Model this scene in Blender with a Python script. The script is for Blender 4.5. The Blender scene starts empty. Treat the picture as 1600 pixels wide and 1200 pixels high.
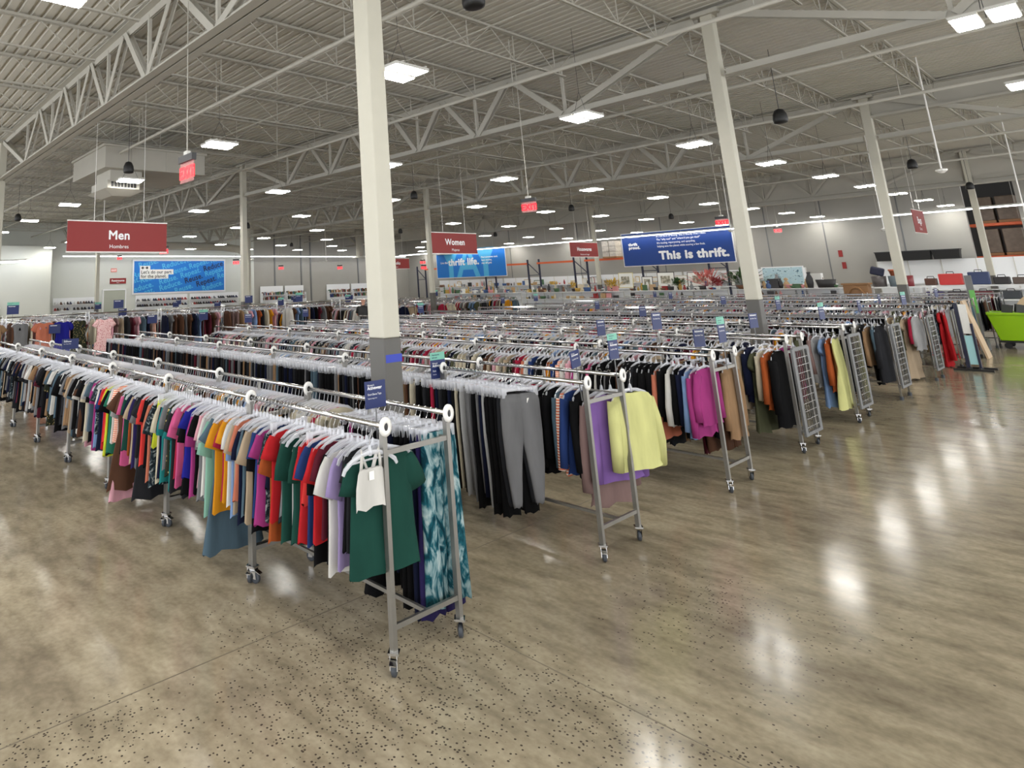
import bpy, bmesh, math, random
from mathutils import Vector, Matrix
random.seed(7)
PI = math.pi
sc = bpy.context.scene
COL = sc.collection

# ------------------------------------------------------------------ camera, world, exposure
cd = bpy.data.cameras.new('camera'); cam = bpy.data.objects.new('camera', cd); COL.objects.link(cam)
YAW, PITCH, ROLL, CH = 0.9176, 0.1981, -0.0337, 2.2933
fw = Vector((-math.sin(YAW)*math.cos(PITCH), math.cos(YAW)*math.cos(PITCH), math.sin(PITCH)))
rt = Vector((math.cos(YAW), math.sin(YAW), 0)); up = rt.cross(fw)
R_ = math.cos(ROLL)*rt + math.sin(ROLL)*up; U_ = -math.sin(ROLL)*rt + math.cos(ROLL)*up
m = Matrix((R_, U_, -fw)).transposed().to_4x4(); m.translation = (0, 0, CH); cam.matrix_world = m
cd.sensor_width = 36; cd.lens = 36*990.73/1600
cd.shift_x = (800-489.42)/1600; cd.shift_y = (248.98-600)/1600
cd.clip_start = 0.05; cd.clip_end = 300
sc.camera = cam
w = bpy.data.worlds.new('world'); sc.world = w; w.use_nodes = True
w.node_tree.nodes['Background'].inputs[0].default_value = (0.95, 0.97, 1.0, 1)
w.node_tree.nodes['Background'].inputs[1].default_value = 1.15
sc.view_settings.view_transform = 'Standard'; sc.view_settings.look = 'None'
sc.view_settings.gamma = 1; sc.view_settings.use_curve_mapping = False
sc.view_settings.exposure = 1.38
LAMP_POWER = 20.0
sc.cycles.use_denoising = True
sc.cycles.max_bounces = 8; sc.cycles.diffuse_bounces = 6; sc.cycles.glossy_bounces = 3
sc.cycles.transmission_bounces = 2; sc.cycles.transparent_max_bounces = 10
sc.cycles.caustics_reflective = False; sc.cycles.caustics_refractive = False
sc.cycles.sample_clamp_indirect = 4

# ------------------------------------------------------------------ helpers
def lin(c):
    return tuple(((v/255)/12.92 if v/255 <= 0.04045 else ((v/255+0.055)/1.055)**2.4) for v in c)

def mat(name, rgb=None, rough=0.5, metal=0.0, emit=None, spec=0.5, alpha=1.0, coat=0.0):
    m = bpy.data.materials.new(name); m.use_nodes = True
    b = m.node_tree.nodes['Principled BSDF']
    if rgb: b.inputs['Base Color'].default_value = (*lin(rgb), 1)
    b.inputs['Roughness'].default_value = rough; b.inputs['Metallic'].default_value = metal
    b.inputs['Specular IOR Level'].default_value = spec; b.inputs['Alpha'].default_value = alpha
    b.inputs['Coat Weight'].default_value = coat
    if emit:
        b.inputs['Emission Color'].default_value = (*lin(emit[0]), 1); b.inputs['Emission Strength'].default_value = emit[1]
    return m

def noisy(m, scale, amt, detail=4, bump=0, stretch=None):
    """multiply the base colour by procedural noise"""
    nt = m.node_tree; b = nt.nodes['Principled BSDF']
    tc = nt.nodes.new('ShaderNodeTexCoord'); n = nt.nodes.new('ShaderNodeTexNoise')
    src = tc.outputs['Object']
    if stretch:
        mp = nt.nodes.new('ShaderNodeMapping'); mp.inputs['Scale'].default_value = stretch
        nt.links.new(src, mp.inputs[0]); src = mp.outputs[0]
    n.inputs['Scale'].default_value = scale; n.inputs['Detail'].default_value = detail
    nt.links.new(src, n.inputs['Vector'])
    r = nt.nodes.new('ShaderNodeMapRange'); r.inputs[3].default_value = 1-amt; r.inputs[4].default_value = 1+amt
    nt.links.new(n.outputs['Fac'], r.inputs[0])
    mx = nt.nodes.new('ShaderNodeVectorMath'); mx.operation = 'SCALE'
    mx.inputs[0].default_value = b.inputs['Base Color'].default_value[:3]
    if b.inputs['Base Color'].is_linked:
        nt.links.new(b.inputs['Base Color'].links[0].from_socket, mx.inputs[0])
    nt.links.new(r.outputs[0], mx.inputs['Scale']); nt.links.new(mx.outputs[0], b.inputs['Base Color'])
    if bump:
        bp = nt.nodes.new('ShaderNodeBump'); bp.inputs['Strength'].default_value = bump; bp.inputs['Distance'].default_value = 0.01
        nt.links.new(n.outputs['Fac'], bp.inputs['Height']); nt.links.new(bp.outputs[0], b.inputs['Normal'])
    return m

def fabric(name, attr=None, tint=None):
    m = mat(name, (200, 200, 200), 0.92, spec=0.15)
    nt = m.node_tree; b = nt.nodes['Principled BSDF']
    if attr:
        a = nt.nodes.new('ShaderNodeAttribute'); a.attribute_name = attr; s = a.outputs['Color']
    else:
        a = nt.nodes.new('ShaderNodeObjectInfo'); s = a.outputs['Color']
    nt.links.new(s, b.inputs['Base Color'])
    noisy(m, 9, 0.28, 3, bump=0.5 if not attr else 0, stretch=(1, 1, 0.3))
    return m

M = {}
M['fabric'] = fabric('fabric'); M['fabric_far'] = fabric('fabric_far', 'Col')
M['chrome'] = mat('chrome', (205, 205, 205), 0.16, 1.0)
M['steel'] = noisy(mat('steel', (150, 148, 143), 0.36, 0.85), 12, 0.12)
M['greymetal'] = mat('grey_metal', (118, 119, 120), 0.45, 0.5)
M['plastic'] = mat('clear_plastic', (232, 234, 240), 0.08, alpha=0.4, spec=1.0)
M['whiteplastic'] = mat('white_plastic', (235, 234, 230), 0.35)
M['rubber'] = mat('rubber', (62, 66, 72), 0.6)
M['steelpaint'] = noisy(mat('steel_paint', (178, 175, 165), 0.55), 2.0, 0.08)
M['deck'] = noisy(mat('deck_paint', (200, 197, 187), 0.6), 1.2, 0.06)
M['column'] = noisy(mat('column_paint', (190, 187, 173), 0.5), 6, 0.05, bump=0.15)
M['band'] = noisy(mat('column_grey', (84, 82, 78), 0.4), 4, 0.12)
M['wallwhite'] = noisy(mat('wall_white', (206, 209, 203), 0.7), 0.8, 0.03)
M['wallgrey'] = noisy(mat('wall_grey', (158, 156, 150), 0.8), 1.0, 0.06)
M['white'] = mat('white_paint', (232, 234, 236), 0.4)
M['lamp'] = mat('lamp_panel', (255, 255, 255), 0.5, emit=((255, 252, 244), LAMP_POWER))
M['strip'] = mat('strip_lamp', (255, 255, 255), 0.5, emit=((248, 250, 255), 5.0))
M['lamphouse'] = mat('lamp_housing', (205, 204, 198), 0.45)
M['black'] = mat('black_plastic', (22, 22, 23), 0.5)
M['darkgrey'] = mat('dark_grey', (52, 52, 54), 0.5)
M['red'] = mat('sign_red', (138, 32, 30), 0.5)
M['cardblue'] = mat('sign_blue', (18, 36, 92), 0.45)
M['mint'] = mat('sign_mint', (120, 188, 168), 0.5)
M['bannerblue'] = mat('banner_blue', (12, 60, 136), 0.5)
M['bannersky'] = mat('banner_sky', (10, 118, 208), 0.5)
M['bannerlight'] = mat('banner_light', (78, 178, 226), 0.5)
M['ink'] = mat('ink_white', (245, 246, 248), 0.5)
M['inknavy'] = mat('ink_navy', (18, 34, 78), 0.5)
M['inkdark'] = mat('ink_dark', (60, 58, 60), 0.5)
M['exitred'] = mat('exit_glow', (200, 20, 30), 0.4, emit=((255, 16, 34), 1.0))
M['exitclear'] = mat('exit_acrylic', (255, 190, 190), 0.1, alpha=0.22, emit=((255, 120, 120), 0.08))
M['orange'] = mat('orange_steel', (206, 92, 48), 0.5)
M['navy'] = mat('navy_steel', (34, 38, 62), 0.5)
M['lime'] = mat('lime_plastic', (150, 200, 20), 0.35)
M['green'] = mat('green_panel', (110, 185, 95), 0.5)
M['wood'] = noisy(mat('wood', (146, 106, 66), 0.5), 5, 0.25, stretch=(1, 1, 8))
M['paleboard'] = mat('pale_board', (190, 165, 135), 0.6)
M['terracotta'] = mat('terracotta', (176, 96, 62), 0.7)
M['skin'] = mat('skin', (202, 150, 128), 0.55)
M['foliage'] = noisy(mat('foliage', (52, 84, 42), 0.7), 30, 0.4)
M['paper'] = mat('paper', (236, 236, 232), 0.7)
M['tape'] = mat('blue_tape', (44, 62, 170), 0.5)
M['item'] = mat('item', (200, 200, 200), 0.4)
_oi = M['item'].node_tree.nodes.new('ShaderNodeObjectInfo')
M['item'].node_tree.links.new(_oi.outputs['Color'], M['item'].node_tree.nodes['Principled BSDF'].inputs['Base Color'])
M['glass'] = mat('glass', (225, 235, 238), 0.05, alpha=0.35, spec=0.8)

def ramp_mat(name, scale, stops, kind='noise', stretch=None, rough=0.9, distortion=0.0):
    m = mat(name, (200, 200, 200), rough, spec=0.15); nt = m.node_tree; b = nt.nodes['Principled BSDF']
    tc = nt.nodes.new('ShaderNodeTexCoord')
    n = nt.nodes.new('ShaderNodeTexNoise' if kind == 'noise' else 'ShaderNodeTexVoronoi')
    n.inputs['Scale'].default_value = scale
    src = tc.outputs['Object']
    if stretch:
        mp = nt.nodes.new('ShaderNodeMapping'); mp.inputs['Scale'].default_value = stretch
        nt.links.new(src, mp.inputs[0]); src = mp.outputs[0]
    nt.links.new(src, n.inputs['Vector'])
    if kind == 'noise': n.inputs['Distortion'].default_value = distortion; n.inputs['Detail'].default_value = 4
    cr = nt.nodes.new('ShaderNodeValToRGB'); el = cr.color_ramp.elements
    while len(el) < len(stops): el.new(0.5)
    for e, (p, c) in zip(el, stops): e.position = p; e.color = (*lin(c), 1)
    nt.links.new(n.outputs[0], cr.inputs[0]); nt.links.new(cr.outputs[0], b.inputs['Base Color'])
    return m
M['tiedye'] = ramp_mat('tie_dye', 5.5, [(0.36, (10, 50, 62)), (0.46, (26, 84, 96)), (0.55, (122, 150, 154)), (0.68, (172, 184, 184))], distortion=2.2, stretch=(1, 1.6, 0.7))
M['floral'] = ramp_mat('floral', 26, [(0.0, (205, 190, 150)), (0.2, (160, 140, 90)), (0.3, (40, 44, 32)), (1.0, (34, 38, 30))], 'voronoi')
M['floralpink'] = ramp_mat('floral_pink', 26, [(0.0, (150, 40, 60)), (0.25, (190, 90, 100)), (0.34, (232, 190, 190)), (1.0, (235, 200, 198))], 'voronoi')
M['print'] = ramp_mat('leaf_print', 22, [(0.45, (24, 32, 38)), (0.54, (50, 66, 74)), (0.64, (140, 144, 144))], distortion=1.5)
M['stripe'] = ramp_mat('orange_stripe', 1, [(0, (214, 112, 78)), (1, (235, 215, 200))])
_nt = M['stripe'].node_tree; _w = _nt.nodes.new('ShaderNodeTexWave'); _w.bands_direction = 'Z'; _w.inputs['Scale'].default_value = 14
_tc = _nt.nodes.new('ShaderNodeTexCoord'); _nt.links.new(_tc.outputs['Object'], _w.inputs['Vector'])
_cr = [n for n in _nt.nodes if n.type == 'VALTORGB'][0]; _nt.links.new(_w.outputs[1], _cr.inputs[0]); _cr.color_ramp.interpolation = 'CONSTANT'; _cr.color_ramp.elements[1].position = 0.5

class B:
    """collects shapes, then links them as ONE mesh object"""
    def __init__(s): s.bm = bmesh.new(); s.mi = 0
    def _f(s, vs):
        try:
            f = s.bm.faces.new(vs); f.material_index = s.mi; return f
        except ValueError: return None
    def box(s, x0, x1, y0, y1, z0, z1):
        v = [s.bm.verts.new((x, y, z)) for x in (x0, x1) for y in (y0, y1) for z in (z0, z1)]
        for q in ((0,1,3,2),(4,6,7,5),(0,4,5,1),(2,3,7,6),(0,2,6,4),(1,5,7,3)): s._f([v[i] for i in q])
        return s
    def hull(s, bot, top):
        """prism between two rings of equal length"""
        a = [s.bm.verts.new(p) for p in bot]; b = [s.bm.verts.new(p) for p in top]; n = len(a)
        for i in range(n): s._f([a[i], a[(i+1) % n], b[(i+1) % n], b[i]])
        s._f(a[::-1]); s._f(b); return s
    def bar(s, p, q, w, h=None, upv=(0, 0, 1)):
        """rectangular bar from p to q"""
        h = h or w; p = Vector(p); q = Vector(q); d = (q-p).normalized(); u = Vector(upv)
        if abs(d.dot(u)) > 0.98: u = Vector((0, 1, 0))
        a = d.cross(u).normalized(); c = a.cross(d)
        o = [(-w/2, -h/2), (w/2, -h/2), (w/2, h/2), (-w/2, h/2)]
        return s.hull([p+a*i+c*j for i, j in o], [q+a*i+c*j for i, j in o])
    def tube(s, pts, r, n=8, cap=True, sx=1.0, flat=None):
        """round tube along a polyline; r a number or one per point"""
        pts = [Vector(p) for p in pts]; rs = r if isinstance(r, (list, tuple)) else [r]*len(pts)
        rings = []; ref = None
        for i, p in enumerate(pts):
            d = (pts[min(i+1, len(pts)-1)]-pts[max(i-1, 0)]).normalized()
            u = Vector((1, 0, 0)) if abs(d.x) < 0.9 else Vector((0, 0, 1))
            if ref is not None and abs(ref.dot(d)) < 0.95: u = ref
            a = (u-d*u.dot(d)).normalized(); ref = a; c = d.cross(a)
            rings.append([s.bm.verts.new(p+(a*math.cos(t)*sx+c*math.sin(t))*rs[i]) for t in [2*PI*k/n for k in range(n)]])
        s.loft(rings, cap); return s
    def loft(s, rings, cap=True):
        if rings and not isinstance(rings[0][0], bmesh.types.BMVert): rings = [[s.bm.verts.new(p) for p in r] for r in rings]
        n = len(rings[0])
        for a, b in zip(rings, rings[1:]):
            for i in range(n): s._f([a[i], a[(i+1) % n], b[(i+1) % n], b[i]])
        if cap: s._f(rings[0][::-1]); s._f(rings[-1])
        return s
    def lathe(s, prof, n=12, c=(0, 0, 0)):
        rings = [[(c[0]+r*math.cos(2*PI*k/n), c[1]+r*math.sin(2*PI*k/n), c[2]+z) for k in range(n)] for r, z in prof]
        return s.loft(rings)
    def mesh(s, name, mats, smooth=False):
        me = bpy.data.meshes.new(name)
        bmesh.ops.recalc_face_normals(s.bm, faces=s.bm.faces)
        s.bm.to_mesh(me); s.bm.free()
        for x in (mats if isinstance(mats, (list, tuple)) else [mats]): me.materials.append(x)
        if smooth: me.polygons.foreach_set('use_smooth', [True]*len(me.polygons))
        return me
    def obj(s, name, mats, parent=None, smooth=False, bevel=0):
        o = bpy.data.objects.new(name, s.mesh(name, mats, smooth)); COL.objects.link(o)
        if parent: o.parent = parent
        if bevel:
            bv = o.modifiers.new('bevel', 'BEVEL'); bv.width = bevel; bv.segments = 2; bv.limit_method = 'ANGLE'
        return o

def put(name, me, parent=None, loc=(0, 0, 0), rot=(0, 0, 0), color=None):
    o = bpy.data.objects.new(name, me); COL.objects.link(o); o.parent = parent; o.location = loc; o.rotation_euler = rot
    if color: o.color = (*lin(color), 1)
    return o
def tag(o, label=None, cat=None, group=None, kind=None):
    if label: o['label'] = label
    if cat: o['category'] = cat
    if group: o['group'] = group
    if kind: o['kind'] = kind
    return o
def empty(name, loc=(0, 0, 0), rz=0, **k):
    o = bpy.data.objects.new(name, None); COL.objects.link(o); o.location = loc; o.rotation_euler = (0, 0, rz)
    o.empty_display_size = 0.1
    return tag(o, **k)
def copy_tree(o, loc=None, rz=None, parent=None):
    c = o.copy(); COL.objects.link(c)
    if parent is not None: c.parent = parent
    if loc is not None: c.location = loc
    if rz is not None: c.rotation_euler = (0, 0, rz)
    for ch in list(o.children): copy_tree(ch, parent=c)
    return c
ORD = ['first','second','third','fourth','fifth','sixth','seventh','eighth','ninth','tenth','eleventh','twelfth','thirteenth','fourteenth','fifteenth','sixteenth','seventeenth','eighteenth','nineteenth','twentieth','twenty-first','twenty-second','twenty-third','twenty-fourth','twenty-fifth']

def text_mesh(txt, size, bold=0.0, align='LEFT', squeeze=1.0, extrude=0.0):
    cu = bpy.data.curves.new('t', 'FONT'); cu.body = txt; cu.size = size; cu.align_x = align; cu.resolution_u = 3
    cu.space_character = 1.0+bold*2
    o = bpy.data.objects.new('t', cu); COL.objects.link(o)
    me = bpy.data.meshes.new_from_object(o.evaluated_get(bpy.context.evaluated_depsgraph_get()))
    bpy.data.objects.remove(o); bpy.data.curves.remove(cu)
    if bold:
        bm = bmesh.new(); d = bold*size*1.3
        for k in range(8):
            me2 = me.copy(); me2.transform(Matrix.Translation((d*math.cos(k*PI/4), d*math.sin(k*PI/4), k*.00002))); bm.from_mesh(me2); bpy.data.meshes.remove(me2)
        bm.from_mesh(me); bm.to_mesh(me); bm.free()
    me.materials.clear()
    for p_ in me.polygons: p_.material_index = 0
    if squeeze != 1.0: me.transform(Matrix.Diagonal((squeeze, 1, 1, 1)))
    return me
# panels are built in their own plane: local x = reading direction, local y = up, z = out of the face
FACE_X = (PI/2, 0, PI/2)     # faces +X, reads along +Y
FACE_Y = (PI/2, 0, 0)        # faces -Y, reads along +X
def letter(parent, txt, size, x, y, m, bold=0.0, align='LEFT', squeeze=1.0,  z=0.004, rot=0, name='lettering'):
    me = text_mesh(txt, size, bold, align, squeeze); me.materials.append(m); me.name = name
    o = put(name, me, parent, (x, y, z), (0, 0, rot)); return o

# ------------------------------------------------------------------ floor
def floor_material():
    m = mat('polished_concrete', (150, 141, 122), 0.2, spec=0.22); nt = m.node_tree; N = nt.nodes; L = nt.links
    b = N['Principled BSDF']; tc = N.new('ShaderNodeTexCoord')
    def noise(sc, det, st=None, dist=0):
        n = N.new('ShaderNodeTexNoise'); n.inputs['Scale'].default_value = sc; n.inputs['Detail'].default_value = det; n.inputs['Distortion'].default_value = dist
        s = tc.outputs['Object']
        if st:
            mp = N.new('ShaderNodeMapping'); mp.inputs['Scale'].default_value = st; L.new(s, mp.inputs[0]); s = mp.outputs[0]
        L.new(s, n.inputs['Vector']); return n.outputs['Fac']
    def ramp(s, stops):
        c = N.new('ShaderNodeValToRGB'); el = c.color_ramp.elements
        while len(el) < len(stops): el.new(0.5)
        for e, (p, col) in zip(el, stops): e.position = p; e.color = (*lin(col), 1) if len(col) == 3 else col
        L.new(s, c.inputs[0]); return c.outputs[0]
    def mix(f, a, c, mode='MIX'):
        x = N.new('ShaderNodeMix'); x.data_type = 'RGBA'; x.blend_type = mode
        if isinstance(f, float): x.inputs[0].default_value = f
        else: L.new(f, x.inputs[0])
        for s, i in ((a, 6), (c, 7)):
            if isinstance(s, tuple): x.inputs[i].default_value = (*lin(s), 1)
            else: L.new(s, x.inputs[i])
        return x.outputs[2]
    base = ramp(noise(0.55, 5, (1, 1.7, 1), 0.4), [(0.3, (158, 147, 130)), (0.5, (178, 167, 147)), (0.7, (192, 180, 158))])
    mott = ramp(noise(3.2, 6, (1, 2.2, 1)), [(0.3, (188, 184, 176)), (0.48, (226, 223, 216)), (0.7, (255, 254, 250))])
    c = mix(0.85, base, mott, 'MULTIPLY')
    fine = ramp(noise(24, 5), [(0.3, (205, 202, 196)), (0.65, (255, 255, 252))]); c = mix(0.5, c, fine, 'MULTIPLY')
    sh = ramp(noise(0.16, 3), [(0.42, (176, 180, 176)), (0.58, (255, 255, 255))]); c = mix(0.45, c, sh, 'MULTIPLY')
    # exposed dark aggregate: small stones in patches
    vo = N.new('ShaderNodeTexVoronoi'); vo.inputs['Scale'].default_value = 46; L.new(tc.outputs['Object'], vo.inputs['Vector'])
    stone = N.new('ShaderNodeMath'); stone.operation = 'LESS_THAN'; stone.inputs[1].default_value = 0.3; L.new(vo.outputs['Distance'], stone.inputs[0])
    pick = N.new('ShaderNodeSeparateColor'); L.new(vo.outputs['Color'], pick.inputs[0])
    some = N.new('ShaderNodeMath'); some.operation = 'GREATER_THAN'; L.new(pick.outputs[0], some.inputs[0])
    # patch density: band along the slab joint beside the nearest rack, plus noise
    sep = N.new('ShaderNodeSeparateXYZ'); L.new(tc.outputs['Object'], sep.inputs[0])
    def sub_abs(s, v, k):
        a = N.new('ShaderNodeMath'); a.operation = 'SUBTRACT'; L.new(s, a.inputs[0]); a.inputs[1].default_value = v
        d = N.new('ShaderNodeMath'); d.operation = 'ABSOLUTE'; L.new(a.outputs[0], d.inputs[0])
        r = N.new('ShaderNodeMapRange'); L.new(d.outputs[0], r.inputs[0]); r.inputs[1].default_value = 0; r.inputs[2].default_value = k
        r.inputs[3].default_value = 1; r.inputs[4].default_value = 0; return r.outputs[0]
    def blob(cx, cy, rx, ry, k):
        mp = N.new('ShaderNodeMapping'); mp.inputs['Location'].default_value = (-cx/rx, -cy/ry, 0); mp.inputs['Scale'].default_value = (1/rx, 1/ry, 0)
        L.new(tc.outputs['Object'], mp.inputs[0]); ln = N.new('ShaderNodeVectorMath'); ln.operation = 'LENGTH'; L.new(mp.outputs[0], ln.inputs[0])
        r = N.new('ShaderNodeMapRange'); L.new(ln.outputs['Value'], r.inputs[0]); r.inputs[1].default_value = .2; r.inputs[2].default_value = 1
        r.inputs[3].default_value = k; r.inputs[4].default_value = 0; return r.outputs[0]
    def mx(a, c):
        q = N.new('ShaderNodeMath'); q.operation = 'MAXIMUM'; L.new(a, q.inputs[0]); L.new(c, q.inputs[1]); return q.outputs[0]
    near = mx(mx(blob(-3.2, 2.9, 1.7, 1.5, 1.0), blob(-1.9, 3.45, 1.9, .55, 1.0)), mx(blob(-3.9, 1.2, .6, 1.4, .75), blob(-2.2, 5.2, 1.6, 1.3, .6)))
    pn = noise(0.9, 4); ad = N.new('ShaderNodeMath'); ad.operation = 'MULTIPLY_ADD'
    L.new(near, ad.inputs[0]); ad.inputs[1].default_value = 0.62
    sb = N.new('ShaderNodeMath'); sb.operation = 'SUBTRACT'; L.new(pn, sb.inputs[0]); sb.inputs[1].default_value = 0.50; L.new(sb.outputs[0], ad.inputs[2])
    thr = N.new('ShaderNodeMapRange'); L.new(ad.outputs[0], thr.inputs[0]); thr.inputs[1].default_value = 0.13; thr.inputs[2].default_value = 0.6
    thr.inputs[3].default_value = 1.0; thr.inputs[4].default_value = 0.30; L.new(thr.outputs[0], some.inputs[1])
    mul = N.new('ShaderNodeMath'); mul.operation = 'MULTIPLY'; L.new(stone.outputs[0], mul.inputs[0]); L.new(some.outputs[0], mul.inputs[1])
    c = mix(mul.outputs[0], c, (72, 64, 56))
    L.new(c, b.inputs['Base Color'])
    rr = N.new('ShaderNodeMapRange'); L.new(noise(1.3, 5, (1, 1.8, 1)), rr.inputs[0]); rr.inputs[3].default_value = 0.09; rr.inputs[4].default_value = 0.21
    L.new(rr.outputs[0], b.inputs['Roughness'])
    bp = N.new('ShaderNodeBump'); bp.inputs['Strength'].default_value = 0.10; bp.inputs['Distance'].default_value = 0.02
    L.new(noise(2.2, 3), bp.inputs['Height']); L.new(bp.outputs[0], b.inputs['Normal'])
    return m
M['floor'] = floor_material()
XL, YB, XR, YF, ZD = -44.3, 45.0, 9.0, -7.0, 7.08
f = B(); f.box(XL-3, XR, YF, YB+3.5, -0.2, 0); tag(f.obj('floor', M['floor']), kind='structure')
M['joint'] = mat('joint', (112, 102, 86), 0.8)
for i, (a, b_) in enumerate((((-4.07, YF), (-4.07, 44)), ((-12.2, YF), (-12.2, 44)), ((4.1, YF), (4.1, 44)), ((-40, 3.69), (9, 3.69)), ((-40, 12.0), (9, 12.0)), ((-40, -4.4), (9, -4.4)))):
    g = B()
    if a[0] == b_[0]: g.box(a[0]-.004, a[0]+.004, a[1], b_[1], 0.0, 0.0012)
    else: g.box(a[0], b_[0], a[1]-.004, a[1]+.004, 0.0, 0.0012)
    tag(g.obj(f'trim_{i+1}', M['joint']), kind='structure')

# ------------------------------------------------------------------ walls and roof
g = B(); g.box(XL-0.3, XL, YF, 27.5, 0, ZD); tag(g.obj('wall_left', M['wallwhite']), kind='structure')
g = B(); g.box(XL-0.3, XL, 27.5, YB+0.3, 0, ZD); tag(g.obj('wall_left_rear', M['wallgrey']), kind='structure')
g = B(); g.box(XL, XL+2.0, YF, 11.3, 2.35, 5.35); g.box(XL, XL+2.0, YF, 11.3, 0, 0.0+2.35) ; tag(g.obj('wall_left_fitting_rooms', M['wallwhite']), kind='structure')
# back wall with a high opening to the stock room
g = B(); g.box(XL-0.3, -5.5, YB, YB+0.3, 0, ZD); g.box(-5.5, -3.7, YB, YB+0.3, 0, 2.55); g.box(-5.5, -3.7, YB, YB+0.3, 6.6, ZD); g.box(-3.7, XR, YB, YB+0.3, 0, ZD)
tag(g.obj('wall_back', M['wallgrey']), kind='structure')
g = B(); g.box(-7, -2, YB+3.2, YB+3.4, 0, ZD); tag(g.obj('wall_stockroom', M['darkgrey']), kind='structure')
for k, x in enumerate((-38.5, -32.4, -26.3, -20.2, -14.1, -11.3, -8.0)):
    g = B(); g.box(x-.03, x+.03, YB-.012, YB, 0, ZD-.3); tag(g.obj(f'trim_{10+k}', M['greymetal']), kind='structure')
for k, y in enumerate((29.5, 32.2, 33.2, 38.6)):
    g = B(); g.box(XL, XL+.05, y-.06, y+.06, 0, ZD-.4); tag(g.obj(f'trim_{20+k}', M['greymetal']), kind='structure')
# corrugated deck: ribs run along X
def deck(y0, y1, z, name, m):
    b = B(); pitch = 0.2; n = int((y1-y0)/pitch); prof = []
    for k in range(n):
        y = y0+k*pitch
        prof += [(y, z+.02), (y+.125, z+.02), (y+.14, z+.07), (y+.185, z+.07)]
    prof.append((y0+n*pitch, z+.02))
    A = [b.bm.verts.new((XL-.3, y, zz)) for y, zz in prof]; C = [b.bm.verts.new((XR, y, zz)) for y, zz in prof]
    for i in range(len(A)-1): b._f([A[i], A[i+1], C[i+1], C[i]])
    b.box(XL-.3, XR, y0, y1, z+.078, z+.1)
    return tag(b.obj(name, m), kind='structure')
deck(YF, YB+3.4, 7.0, 'ceiling', M['deck'])
for k, (x0, x1, y, z0, z1) in enumerate(((-4.1, XR, 22.4, 6.36, 7.0), (-20.3, XR, 37.0, 5.55, 6.95), (-37, -20.7, 37.0, 5.75, 6.9))):
    g = B(); g.box(x0, x1, y+.06, y+.12, z0, z1); g.box(x0, x1, y-.1, y+.2, z0-.06, z0); g.box(x0, x1, y-.1, y+.2, z1-.05, z1)
    tag(g.obj(f'trim_{30+k}', M['steelpaint']), kind='structure')

YC = [3.93, 12.33, 22.4, 37.0]; XC = [-4.2, -20.55, -36.7]
# trusses (girders) along X, carried by the columns
def girder(y, x0, x1, first):
    e = empty('roof_girder', ((x0+x1)/2, y, 5.7), label=None); L2 = (x1-x0)/2
    t = B()
    for s in (-.07, .07):
        t.bar((-L2, s*1.1, 1.22), (L2, s*1.1, 1.22), 0.14, 0.014); t.bar((-L2, s*0.2, 1.15), (L2, s*.2, 1.15), 0.014, 0.14)
    t.obj('top_chord', M['steelpaint'], e)
    t = B()
    for s in (-1, 1):
        t.bar((-L2, s*.085, -.01), (L2, s*.085, -.01), 0.14, 0.014); t.bar((-L2, s*.022, .06), (L2, s*.022, .06), 0.014, 0.14)
    t.obj('bottom_chord', M['steelpaint'], e)
    T = [0, 4.2, 6.3, 8.17, 10.05, 12.15, 16.35] if 2*L2 > 14 else ([0, 4.2, 6.3, 8.4, 2*L2] if 2*L2 > 9 else [0, 2.4, 4.8, 2*L2])
    T = [-L2+t*(2*L2/T[-1]) for t in T]
    for k in range(len(T)-1):
        a, c = T[k], T[k+1]; mid = (a+c)/2
        if k == 0: mid = a+(c-a)*.68
        if k == len(T)-2: mid = a+(c-a)*.32
        m1, m2 = B(), B()
        for s_ in (-.055, .055):
            m1.bar((a+.06, s_, 1.14), (mid-.05, s_, .05), 0.014, 0.12); m2.bar((mid+.05, s_, .05), (c-.06, s_, 1.14), 0.014, 0.12)
        m1.obj('web_member', M['steelpaint'], e); m2.obj('web_member', M['steelpaint'], e)
        m1 = B(); m1.bar((mid, 0, 1.15), (mid+.01, 0, .05), 0.055); m1.obj('web_member', M['steelpaint'], e)
    return e
gi = 0
BAYX = [(-36.7, -20.55, 'far left'), (-20.55, -4.2, 'middle'), (-4.2, 8.9, 'right'), (-44.2, -36.7, 'far wall')]
for yi, y in enumerate(YC):
    for x0, x1, nm in BAYX:
        e = girder(y, x0+.16, x1-.16, False)
        tag(e, f'deep painted roof truss, {nm} bay, {ORD[yi]} line from the front', 'truss', 'deep roof trusses along the column lines')
# open-web joists along Y
def joist_mesh(L):
    t = B()
    for s in (-.03, .03): t.bar((s, 0, -.03), (s, L, -.03), 0.045, 0.045)
    tm = t.mesh('top_chord', M['steelpaint'])
    t = B()
    for s in (-.022, .022): t.bar((s, .35, -.58), (s, L-.35, -.58), 0.022, 0.03)
    bmh = t.mesh('bottom_chord', M['steelpaint'])
    t = B(); n = max(4, int(L/1.2)); p = L/n
    for k in range(n):
        a = k*p; t.bar((0, a+.03, -.05), (0, a+p/2, -.56), .015); t.bar((0, a+p/2, -.56), (0, a+p-.03, -.05), .015)
        t.bar((0, a+p/2, -.05), (0, a+p/2, -.56), .015)
    return tm, bmh, t.mesh('web', M['steelpaint'])
BAYY = [(YF+.2, 3.85), (4.0, 12.25), (12.4, 22.3), (22.6, 36.9), (37.3, 44.9)]
BN = ['near', 'second', 'third', 'fourth', 'rear']
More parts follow.
